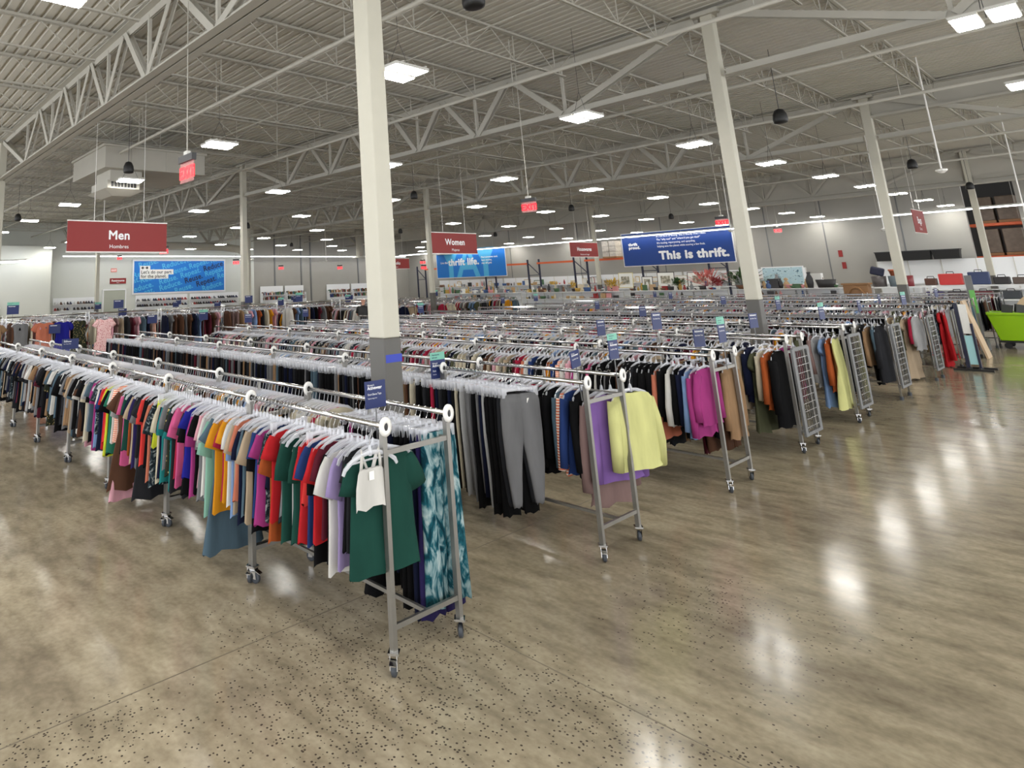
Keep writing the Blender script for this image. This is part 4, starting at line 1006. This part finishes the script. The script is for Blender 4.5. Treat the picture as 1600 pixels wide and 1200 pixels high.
def boxy(): a, c, h = random.uniform(.08, .18), random.uniform(.06, .12), random.uniform(.1, .3); return B().box(-a, a, -c, c, 0, h)
def frame_(w=None, h=None):
    w = w or random.uniform(.12, .3); h = h or random.uniform(.2, .4); b = B()
    b.box(-w, w, -.015, .0, 0, .03); b.box(-w, w, -.015, 0, h-.03, h); b.box(-w, -w+.03, -.015, 0, 0.03, h-.03); b.box(w-.03, w, -.015, 0, .03, h-.03); b.mi = 1; b.box(-w+.03, w-.03, -.008, -.002, .03, h-.03); return b
def figurine():
    h = random.uniform(.16, .34); return B().lathe([(.06, 0), (.05, h*.1), (.065, h*.35), (.04, h*.6), (.02, h*.68), (.045, h*.82), (.03, h*.95), (.005, h)], 9)
def basket(): r = random.uniform(.1, .18); return B().lathe([(r*.8, 0), (r, .16), (r*.95, .16), (r*.75, .02)], 12)
ITEM = {'vase': [vase().mesh('vase', M['item'], True) for _ in range(5)], 'bowl': [bowl().mesh('bowl', M['item'], True) for _ in range(3)], 'carton': [boxy().mesh('carton', M['item']) for _ in range(5)],
        'figurine': [figurine().mesh('figurine', M['item'], True) for _ in range(4)], 'basket': [basket().mesh('basket', M['item'], True) for _ in range(3)], 'framed_picture': [frame_().mesh('framed_picture', [M['item'], M['paper']]) for _ in range(4)]}
goods_cols = [('white', (226, 226, 222)), ('brown', (110, 74, 48)), ('dark', (44, 42, 44)), ('red', (150, 40, 40)), ('tan', (188, 156, 116)), ('grey', (130, 132, 134)), ('blue', (60, 90, 140)), ('green', (70, 104, 70)), ('gold', (186, 150, 66)), ('cream', (220, 206, 176)), ('pink', (206, 140, 140))]
def goods(x0, x1, y, z, step, kinds, where, group):
    x = x0; prev = 'shelf end'
    while x < x1:
        k = random.choice(kinds); cn, cc = random.choice(goods_cols)
        o = put(k, random.choice(ITEM[k]), None, (x, y+random.uniform(-.06, .06), z), (0, 0, random.uniform(-.4, .4)), cc); sc_ = random.uniform(1.2, 2.3) if z > 1.5 and x0 > -12.5 else random.uniform(1, 1.5); o.scale = (sc_, 1, sc_) if z > 1.5 else (1, 1, .9)
        tag(o, f'{cn} {k.replace("_", " ")} {where}, right of {prev}', k.replace('_', ' '), group); prev = f'{cn} {k.replace("_", " ")}'
        x += step*random.uniform(.7, 1.5)
# housewares shelving in front of the back wall
for k, (x0, x1, y) in enumerate(((-30, -24, 33.5), (-23.6, -17.6, 33.5), (-17.2, -12.6, 33.5), (-12.2, -8.2, 33.5))):
    gondola(x0, x1, y, 1.50, (.4, .78, 1.15, 1.53), f'white goods shelving, {ORD[k]} from the left behind the racks', .55)
    for z, nm in ((1.54, 'top'), (1.16, 'upper')):
        goods(x0+.2, x1-.2, y+.2, z, .15 if z > 1.3 else .2, ['vase', 'figurine', 'basket', 'bowl', 'carton'], f'on {nm} shelf, {ORD[k]} goods shelving', 'housewares on the middle shelving')
for k, (x0, x1) in enumerate(((-40, -33), (-33, -26), (-26, -19), (-19, -12.3))):
    gondola(x0+.05, x1-.05, YB-1.0, 2.45, (.5, 1.0, 1.45, 1.85), f'tall white wall shelving, {ORD[k]} from the left on the back wall', .6)
    goods(x0+.3, x1-.3, YB-.8, 1.86, .33, ['vase', 'basket', 'carton', 'bowl', 'framed_picture'], f'on wall shelving, {ORD[k]} section', 'goods on the back wall shelving')
    goods(x0+.3, x1-.3, YB-.8, 1.46, .4, ['vase', 'basket', 'carton', 'bowl'], f'low on wall shelving, {ORD[k]} section', 'goods on the back wall shelving')
gondola(-9.2, 2.0, YB-1.0, 2.6, (.5, 1.0, 1.45), 'tall white wall shelving at the right end of the back wall', .6)
# framed pictures on a ledge
e = empty('picture_ledge', (-15, 36.3, 0), label='white ledge carrying framed pictures behind the plants', cat='shelving')
B().box(-5, 6, -.15, .15, 1.60, 1.64).obj('shelf', M['white'], e); b = B()
for x in (-4.9, -1, 3, 5.9): b.box(x-.03, x+.03, .05, .12, 0, 1.6)
b.obj('post', M['white'], e)
M['art'] = ramp_mat('faded_print', 7, [(.4, (206, 200, 186)), (.55, (150, 146, 130)), (.7, (92, 92, 84))])
for k, (x, w_, h_, c) in enumerate(((-19.3, .28, .42, (150, 90, 60)), (-18.6, .42, .85, (206, 190, 120)), (-17.4, .3, .6, (20, 20, 22)), (-16.4, .45, .8, (40, 34, 32)), (-15.6, .3, .6, (190, 180, 160)), (-14.7, .6, .75, (30, 28, 28)), (-12.9, .35, .7, (60, 48, 40)))):
    e = empty('framed_picture', (x, 36.3, 1.64), label=f'framed picture standing on the ledge, {ORD[k]} from the left', cat='picture', group='framed pictures on the ledge')
    fr = frame_(w_, h_).mesh('frame', [M['item'], M['paper']]); put('frame', fr, e, (0, 0, 0), (-.1, 0, 0), c)
    B().box(-w_*.55, w_*.55, -.014, -.0085, h_*.25, h_*.75).obj('print', M['art'], e)
e = empty('canvas_picture', (-11.0, 36.3, 1.64), label='wide pale blue canvas picture at the right end of the ledge', cat='picture')
B().box(-.85, .85, -.03, .03, 0, .86).obj('canvas', M['white'], e); M['speckle'] = ramp_mat('speckled_blue', 9, [(.45, (176, 204, 214)), (.58, (190, 214, 220)), (.66, (90, 120, 140))]); B().box(-.8, .8, -.035, -.03, .05, .81).obj('painted_face', M['speckle'], e)
# plants
def plant(x, y, z, col, label, leafm, pot=(90, 60, 50), n=60, r=.3, h=.55):
    e = empty('artificial_plant', (x, y, z), label=label, cat='plant', group='artificial plants on the shelving')
    B().lathe([(.08, 0), (.12, .16), (.10, .16), (.09, .04)], 10).obj('pot', mat('pot', pot, .5), e)
    b = B()
    for i in range(n):
        a = random.uniform(0, 2*PI); t = random.random()**.5; el = random.uniform(.3, 1.45); L = random.uniform(.5, 1)*h
        p = Vector((0, 0, .14)); q = p+Vector((math.cos(a)*math.cos(el)*L*r/.3, math.sin(a)*math.cos(el)*L*r/.3, math.sin(el)*L))
        d = (q-p).normalized(); s = d.cross(Vector((0, 0, 1))).normalized()*.022; m_ = p.lerp(q, .8)
        b.bar(p, q, .004); vs = [b.bm.verts.new(v) for v in (m_-d*.06, m_+s, q+d*.05, m_-s)]; b._f(vs)
        vs = [b.bm.verts.new(v+Vector((.02, .02, .03))) for v in (m_-d*.05, m_+s*1.4, q+d*.03, m_-s*1.4)]; b._f(vs)
    b.obj('foliage', leafm, e)
blossom = mat('blossom', (206, 110, 104), .7); yel = mat('yellow_blossom', (206, 170, 50), .7)
plant(-13.35, 33.75, 1.54, 0, 'pink blossom branch in a white vase on the goods shelving', blossom, (230, 230, 228), 90, .5, .95)
plant(-18.0, 33.7, 1.54, 0, 'yellow flower bunch on the goods shelving at centre', yel, (60, 60, 60), 80, .45, .6)
plant(-14.7, 33.7, 1.54, 0, 'round green plant left of the pink blossom', M['foliage'], (60, 50, 44), 100, .4, .5)
plant(-11.9, 33.8, 1.54, 0, 'large green plant right of the pink blossom', M['foliage'], (50, 44, 40), 120, .6, .9)
plant(-12.9, 33.7, 1.54, 0, 'red flower bunch in a white pot', mat('red_blossom', (160, 50, 60), .7), (226, 226, 224), 60, .35, .5)
plant(-20.3, 33.7, 1.54, 0, 'small yellow flower at the left of the pictures', yel, (60, 50, 50), 30, .25, .45)
# far-right furniture and bags
e = empty('side_cabinet', (-6.98, 30.2, 0), label='carved brown wooden cabinet standing behind the racks at right', cat='cabinet')
b = B(); b.box(-.36, .36, 0, .45, 0, 1.7); b.obj('carcass', M['wood'], e, bevel=.02); b = B(); b.box(-.4, .4, -.04, .5, 1.7, 1.76); b.obj('top', M['wood'], e)
b = B(); b.tube([(-.22, -.03, .9), (-.22, -.03, 1.4), (-.12, -.03, 1.56), (0, -.03, 1.6), (.12, -.03, 1.56), (.22, -.03, 1.4), (.22, -.03, .9)], .035, 6); b.obj('arch_moulding', M['wood'], e)
for k, (x, y, z, c, r, h) in enumerate(((-6.45, 31.1, 1.6, (84, 78, 78), .22, .38), (-6.02, 31.1, 1.6, (92, 104, 112), .17, .38), (-5.65, 31.1, 1.6, (120, 40, 46), .16, .38))):
    tag(put('laundry_bin', B().lathe([(r*.9, 0), (r, h), (r*.94, h), (r*.84, .03)], 16).mesh('laundry_bin', M['item'], True), None, (x, y, z), (0, 0, 0), c), f'{["dark grey", "blue grey", "dark red"][k]} round bin on the table at right', 'bin', 'bins on the table')
e = empty('display_table', (-5.95, 31.1, 0), label='white display table holding round bins at right', cat='table')
B().box(-.85, .95, -.4, .4, 1.55, 1.6).obj('table_top', M['white'], e)
for sx in (-.8, .9):
    for sy in (-.33, .33): B().box(sx-.03, sx+.03, sy-.03, sy+.03, 0, 1.55).obj('leg', M['white'], e)
tag(put('flower_pot', B().lathe([(.08, 0), (.11, .17), (.13, .17), (.13, .23), (.11, .23), (.07, .03)], 14).mesh('flower_pot', M['terracotta'], True), None, (-6.02, 31.1, 1.985)), 'terracotta flower pot standing on the blue grey bin', 'flower pot')
o = B().box(-.2, .2, -.07, .07, 0, .3).obj('cushion', M['navy'], bevel=.05); o.location = (-6.5, 31.1, 2.02); o.rotation_euler = (.1, .3, 0); tag(o, 'dark navy cushion leaning on the grey bin', 'cushion')
# bag shelving
e = gondola(-6.2, .5, 36.5, 1.5, (.5, 1.0, 1.32), 'low white shelving stacked with bags at the right rear', .7)
def suitcase(x, y, z, w_, h_, d_, c, label):
    e = empty('suitcase', (x, y, z), label=label, cat='bag', group='bags on the right rear shelving')
    s = B().box(-w_/2, w_/2, -d_/2, d_/2, 0, h_).obj('shell', M['item'], e, bevel=.03); s.color = (*lin(c), 1)
    B().tube([(-.1, 0, h_), (-.09, 0, h_+.07), (.09, 0, h_+.07), (.1, 0, h_)], .014, 6).obj('handle', M['black'], e)
suitcase(-4.98, 34.2, 1.56, .66, .42, .3, (208, 60, 58), 'bright red suitcase lying on the bag shelving')
suitcase(-4.22, 34.2, 1.56, .56, .46, .3, (50, 64, 104), 'navy suitcase right of the red one')
suitcase(-3.65, 34.2, 1.56, .42, .26, .3, (40, 36, 38), 'black bag right of the navy suitcase')
suitcase(-3.15, 34.2, 1.56, .46, .24, .3, (92, 78, 70), 'brown bag at the right end of the bag shelving')
suitcase(-5.55, 34.2, 1.56, .34, .26, .3, (86, 56, 44), 'small brown case left of the red suitcase')
e = empty('display_shelf', (-4.0, 34.2, 0), label='white shelf rack under the suitcases at the right rear', cat='shelving')
for z in (.98, 1.50): B().box(-1.9, 2.5, -.35, .35, z-.0, z+.05).obj('shelf', M['white'], e)
for sx in (-1.85, 2.45):
    for sy in (-.32, .32): B().box(sx-.03, sx+.03, sy-.03, sy+.03, 0, 1.5).obj('leg', M['white'], e)
for k, (x, z, c) in enumerate(((-5.5, 1.04, (70, 60, 120)), (-4.9, 1.04, (60, 50, 60)), (-4.2, 1.04, (110, 40, 50)), (-3.5, 1.04, (60, 64, 70)), (-2.9, 1.04, (40, 60, 110)))):
    suitcase(x, 34.2, z, .5, .28, .3, c, f'dark folded bag on the lower shelf, {ORD[k]} from the left')
# black bins above the right wall shelving
for k, (x, l) in enumerate(((-8.6, 1.0), (-7.5, 1.1), (-6.4, 1.0))):
    e = empty('storage_bin', (x, YB-.7, 2.62), label=f'large black storage bin on top of the right wall shelving, {ORD[k]} from the left', cat='bin', group='black bins above the right shelving')
    b = B(); b.hull([(-l*.46, -.25, 0), (l*.46, -.25, 0), (l*.46, .25, 0), (-l*.46, .25, 0)], [(-l*.5, -.3, .45), (l*.5, -.3, .45), (l*.5, .3, .45), (-l*.5, .3, .45)]); b.obj('tub', M['black'], e)
    B().box(-l*.52, l*.52, -.32, .32, .43, .47).obj('rim', M['darkgrey'], e)
# stock pallets seen through the high opening
for k, (x, z) in enumerate(((-5.0, 2.7), (-4.2, 2.7), (-5.0, 4.3), (-4.2, 4.3))):
    e = empty('wrapped_pallet', (x, YB+1.6, z), label=f'brown wrapped pallet in the stock room opening, {["lower left","lower right","upper left","upper right"][k]}', cat='pallet', group='pallets in the stock room')
    B().box(-.36, .36, -.4, .4, 0, .12).obj('pallet', M['wood'], e); B().box(-.34, .34, -.38, .38, .12, 1.3).obj('load', noisy(mat('wrap', (104, 88, 74), .4), 5, .5), e, bevel=.03)
B_ = B(); B_.box(-5.6, -3.6, YB+1.0, YB+2.2, 2.55, 2.68); B_.box(-5.6, -3.6, YB+1.0, YB+2.2, 4.15, 4.28); tag(B_.obj('racking_shelf', M['orange']), 'orange storage racking inside the stock room opening', 'racking')
# notices on the grey wall
for k, (x, z, m_) in enumerate(((-10.75, 2.95, 'red'), (-10.68, 2.3, 'red'))):
    tag(B().box(x-.09, x+.09, YB-.03, YB, z, z+.36).obj('wall_notice', M[m_]), f'narrow red notice on the grey back wall, {["upper","lower"][k]}', 'notice', 'red notices on the grey wall')

# left wall shoe shelves
def shoe_mesh():
    b = B(); R = []
    for t, w_, h_, z0 in ((0, .025, .03, .01), (.12, .04, .09, 0), (.4, .042, .10, 0), (.6, .045, .065, 0), (.85, .05, .045, 0), (1, .03, .03, .005)):
        R.append([(.045*0+w_*math.cos(a), .27*t-.13, z0+max(0, math.sin(a))*h_+.0*math.sin(a)) for a in [2*PI*k/10 for k in range(10)]])
    b.loft(R); return b.mesh('shoe', M['item'], True)
SH = shoe_mesh()
shoe_c = [('black', (28, 28, 30)), ('black', (24, 24, 26)), ('dark brown', (60, 42, 32)), ('black', (30, 30, 34)), ('brown', (92, 60, 42)), ('white', (214, 214, 212)), ('navy', (36, 44, 74)), ('red', (160, 50, 50)), ('grey', (110, 110, 112))]
for k, (y0, y1) in enumerate(((5.6, 8.4), (12.0, 15.0), (17.6, 21.6), (21.8, 26.0))):
    e = empty('shoe_shelving', (XL+(2.05 if y1 < 11 else .05), (y0+y1)/2, 0), label=f'white wall shelving for shoes, {ORD[k]} from the left on the left wall', cat='shelving', group='shoe shelving on the left wall')
    L = (y1-y0)/2; B().box(0, .03, -L, L, 0, 2.1).obj('back_panel', M['white'], e)
    for z in (.9, 1.3, 1.68): B().box(.03, .4, -L, L, z-.03, z).obj('shelf', M['white'], e)
    for z in (1.3, 1.68):
        y = -L+.12; prev = 'shelf end'
        while y < L-.1:
            cn, cc = random.choice(shoe_c)
            o = put('shoe', SH, None, (e.location.x+.22, e.location.y+y, z), (0, 0, -PI/2+random.uniform(-.1, .1)), cc); o.scale = (1.5, 1.15, 1.9)
            tag(o, f'{cn} shoe on the {"upper" if z > 1.5 else "lower"} shelf, {ORD[k]} shoe shelving, beside {prev}', 'shoe', 'shoes on the left wall'); prev = f'a {cn} one'
            y += random.uniform(.15, .27)
# bookshelves at the left rear
def bookcase(y0, y1, k):
    e = empty('bookcase', (XL+.1, (y0+y1)/2, 0), label=f'white bookcase against the left wall, {ORD[k]} from the left', cat='bookcase', group='bookcases by the left wall'); L = (y1-y0)/2
    B().box(0, .03, -L, L, 0, 2.45).obj('back_panel', M['white'], e)
    for z in (.6, .98, 1.36, 1.74): B().box(.03, .38, -L, L, z-.03, z).obj('shelf', M['white'], e)
    for s in (-L, L): B().box(.0, .38, s-.015, s+.015, 0, 1.9).obj('side_panel', M['white'], e)
    return e
bk = [('red', (150, 50, 50)), ('green', (70, 110, 80)), ('white', (220, 218, 208)), ('brown', (110, 80, 60)), ('blue', (70, 90, 140)), ('tan', (190, 165, 120)), ('black', (40, 40, 44))]
bm0 = B().box(-.1, .1, -.025, .025, 0, .26).mesh('book', M['item'])
for k, (y0, y1) in enumerate(((28.0, 30.2), (30.4, 32.3), (34.8, 37.4), (37.6, 40.6))):
    e = bookcase(y0, y1, k)
    for z in (1.36, 1.74):
        y = y0+.1; prev = 'shelf end'
        while y < y1-.1:
            cn, cc = random.choice(bk); o = put('book', bm0, None, (XL+.33, y, z), (random.choice((0, 0, .15)), 0, 0), cc); o.scale = (1, random.uniform(.7, 1.5), random.uniform(.7, 1.1))
            tag(o, f'{cn} book on the {"upper" if z > 1.5 else "lower"} shelf, {ORD[k]} bookcase, beside {prev}', 'book', 'books by the left wall'); prev = f'{cn} one'; y += .055*random.uniform(1, 2.2)

# ------------------------------------------------------------------ aisle props at the right
e = empty('sign_stand', (-3.02, 20.5, 0), label='black floor stand holding tall white and pale blue panels by the aisle', cat='sign stand')
b = B(); b.box(-.03, .03, -.03, .03, .03, 1.45); b.box(.17, .21, -.03, .03, .03, 1.0); b.obj('post', M['navy'], e)
b = B(); b.box(-.22, .42, -.26, -.2, 0, .04); b.box(-.22, .42, .2, .26, 0, .04); b.box(-.03, .03, -.2, .2, 0, .05); b.box(.17, .21, -.2, .2, 0, .05); b.obj('base', M['black'], e)
B().box(.04, .17, -.02, -.005, .78, 1.42).obj('white_panel', M['paper'], e)
tag(B().box(.04, .19, -.02, -.005, .12, .74).obj('blue_panel', mat('pale_blue', (170, 220, 226), .5), e), 'pale blue panel')
b = B(); b.box(-.5, .0, -.02, .02, 1.42, 1.46); b.obj('arm', M['black'], e)
o = B().box(-.02, .02, -.28, .28, 0, 1.42).obj('board', M['paleboard']); o.location = (-3.02, 23.3, 0); o.rotation_euler = (0, -.18, 0); tag(o, 'pale wooden board leaning against the ninth row at the aisle', 'board')
e = empty('tall_sign', (-3.35, 25.3, 0), label='tall narrow green and grey sign panel beside the lime cart', cat='sign')
B().box(-.07, .07, -.02, .02, .3, 2.0).obj('grey_panel', M['greymetal'], e); B().box(-.035, .075, -.03, -.021, .98, 1.6).obj('green_panel', M['green'], e); B().box(-.12, .12, -.2, .2, 0, .3).obj('base', M['greymetal'], e)
e = empty('rolling_cart', (-2.35, 26.3, 0), label='lime green rolling tub cart by the right aisle', cat='cart')
b = B(); b.hull([(-.72, -.4, .22), (.72, -.4, .22), (.72, .4, .22), (-.72, .4, .22)], [(-.88, -.48, .95), (.88, -.48, .95), (.88, .48, .95), (-.88, .48, .95)]); b.obj('tub', M['lime'], e, bevel=.02)
b = B(); b.box(-.92, .92, -.52, -.46, .92, .97); b.box(-.92, .92, .46, .52, .92, .97); b.box(-.92, -.86, -.46, .46, .92, .97); b.box(.86, .92, -.46, .46, .92, .97); b.obj('rim', M['lime'], e)
B().box(-.74, .74, -.42, .42, .17, .22).obj('chassis', M['black'], e)
for x in (-.6, .6):
    for y in (-.33, .33):
        b = B(); n = 12; b.loft([[(x+.075*math.cos(2*PI*k/n), yy, .085+.075*math.sin(2*PI*k/n)) for k in range(n)] for yy in (y-.02, y+.02)]); b.box(x-.03, x+.03, y-.03, y+.03, .14, .17); b.obj('wheel', M['black'], e)
tag(put('round_tabletop', B().lathe([(.02, -.02), (.62, -.02), (.62, .02), (.02, .02)], 28).mesh('round_tabletop', M['paleboard'], False), None, (-2.1, 26.5, .92), (PI/2-.25, 0, 0)), 'round pale tabletop standing up in the lime cart', 'tabletop')
for k, x in enumerate((-2.85, -2.6)):
    tag(put('black_box', B().box(-.1, .1, -.1, .1, 0, .22).mesh('black_box', M['darkgrey']), None, (x, 26.15, .955), (0, .2, .3*k)), f'dark box in the lime cart, {["left","right"][k]} one', 'box', 'boxes in the lime cart')
# ceiling-hung power drops
for k, (x, y, z) in enumerate(((-5.7, 29.5, 3.55), (-2.2, 28, 3.5), (-2.6, 19.5, 4.3), (-10.3, 29, 3.9), (-35.5, 28, 4.0), (-23.0, 7.9, 4.3))):
    e = empty('power_drop', (x, y, z), label=f'thin white pole hanging from the roof with a flared end, {["right of the second column","far right","near right","left of the red suitcase","left rear","left of the Men sign"][k]}', cat='power drop', group='hanging white poles')
    B().tube([(0, 0, .08), (0, 0, 7.0-z)], .016, 6).obj('pole', M['whiteplastic'], e); B().lathe([(.04, 0), (.1, .05), (.1, .08), (.02, .1)], 10).obj('head', M['whiteplastic'], e)

# ------------------------------------------------------------------ shopper between the rows
def person(x, y, rz):
    e = empty('person', (x, y, 0), rz, label='bald person in a black t-shirt standing among the racks, head bowed, seen from behind', cat='person')
    V = {'pel': ((0, 0, .95), (.12, .15)), 'waist': ((0, 0, 1.1), (.11, .15)), 'chest': ((0, .01, 1.32), (.12, .17)), 'neck0': ((0, .01, 1.47), (.06, .07)), 'neck1': ((0, .04, 1.53), (.052, .055)), 'head0': ((0, .06, 1.60), (.075, .07)), 'head1': ((0, .06, 1.70), (.095, .082)), 'head2': ((0, .05, 1.76), (.05, .05))}
    E = [('pel', 'waist'), ('waist', 'chest'), ('chest', 'neck0'), ('neck0', 'neck1'), ('neck1', 'head0'), ('head0', 'head1'), ('head1', 'head2')]
    for s, n in ((-1, 'l'), (1, 'r')):
        V['sh'+n] = ((s*.19, .0, 1.42), (.06, .06)); V['el'+n] = ((s*.27, .05, 1.14), (.042, .042)); V['wr'+n] = ((s*.2, .28, 1.06), (.028, .03)); V['pa'+n] = ((s*.17, .35, 1.07), (.035, .02))
        E += [('chest', 'sh'+n), ('sh'+n, 'el'+n), ('el'+n, 'wr'+n), ('wr'+n, 'pa'+n)]
        for k in range(4):
            V[f'f{k}'+n] = ((s*(.17-.03+.02*k), .43-.008*abs(k-1.5), 1.05), (.009, .009)); V[f'g{k}'+n] = ((s*(.17-.03+.02*k), .455, 1.02), (.008, .008)); E += [('pa'+n, f'f{k}'+n), (f'f{k}'+n, f'g{k}'+n)]
        V['t'+n] = ((s*.12, .37, 1.05), (.010, .010)); E.append(('pa'+n, 't'+n))
        V['hip'+n] = ((s*.09, 0, .86), (.085, .09)); V['kn'+n] = ((s*.1, .02, .48), (.06, .06)); V['an'+n] = ((s*.1, -.01, .1), (.042, .042)); V['to'+n] = ((s*.11, .15, .05), (.045, .035))
        E += [('pel', 'hip'+n), ('hip'+n, 'kn'+n), ('kn'+n, 'an'+n), ('an'+n, 'to'+n)]
    ks = list(V); me = bpy.data.meshes.new('body'); me.from_pydata([V[k][0] for k in ks], [(ks.index(a), ks.index(c)) for a, c in E], [])
    o = bpy.data.objects.new('body', me); COL.objects.link(o); o.parent = e; sk = o.modifiers.new('skin', 'SKIN')
    if not me.skin_vertices: me.attributes  # layer is created by the modifier
    sl = me.skin_vertices[0].data if me.skin_vertices else None
    if sl:
        for i, k in enumerate(ks): sl[i].radius = V[k][1]; sl[i].use_root = (k == 'pel')
    o.modifiers.new('sub', 'SUBSURF').levels = 1; me.materials.append(M['skin'])
    b = B()
    def el(cx, cy, z, rx, ry, n=16): return [(cx+rx*math.cos(2*PI*k/n), cy+ry*math.sin(2*PI*k/n), z) for k in range(n)]
    b.loft([el(0, 0, .88, .2, .155), el(0, 0, 1.05, .2, .15), el(0, .01, 1.25, .22, .155), el(0, .01, 1.38, .22, .145), el(0, .01, 1.46, .15, .11), el(0, .02, 1.5, .08, .08)], cap=False)
    for s in (-1, 1): b.tube([(s*.13, 0, 1.42), (s*.2, 0, 1.38), (s*.235, .02, 1.27), (s*.255, .035, 1.2)], [.08, .085, .075, .075], 10)
    b.obj('t_shirt', M['black'], e, smooth=True)
    b = B(); b.loft([el(0, 0, .72, .19, .14), el(0, 0, .98, .175, .135)], cap=True)
    for s in (-1, 1): b.loft([el(s*.1, 0, .09, .07, .075), el(s*.1, .02, .48, .082, .085), el(s*.095, 0, .82, .1, .115)])
    b.obj('trousers', M['navy'], e, smooth=True)
    for s in (-1, 1): B().box(s*.11-.05, s*.11+.05, -.1, .2, 0, .09).obj('shoe', M['black'], e, bevel=.03)
    for s in (-1, 1): B().lathe([(.006, -.02), (.02, 0), (.006, .03)], 8, (s*.092, .055, 1.665)).obj('ear', M['skin'], e)
    return e
person(-19.6, 17.25, .55)

# labels that would still coincide: tell the pieces apart by their order
import collections
tops_ = [o for o in COL.objects if o.parent is None and 'label' in o]
seen = collections.defaultdict(list)
for o in tops_: seen[o['label']].append(o)
for lab, os_ in seen.items():
    if len(os_) > 1:
        os_.sort(key=lambda o: o.location.x**2+o.location.y**2)
        for k, o in enumerate(os_):
            if len(lab.split()) <= 13: o['label'] = f'{lab}, {ORD[k]} nearest such'
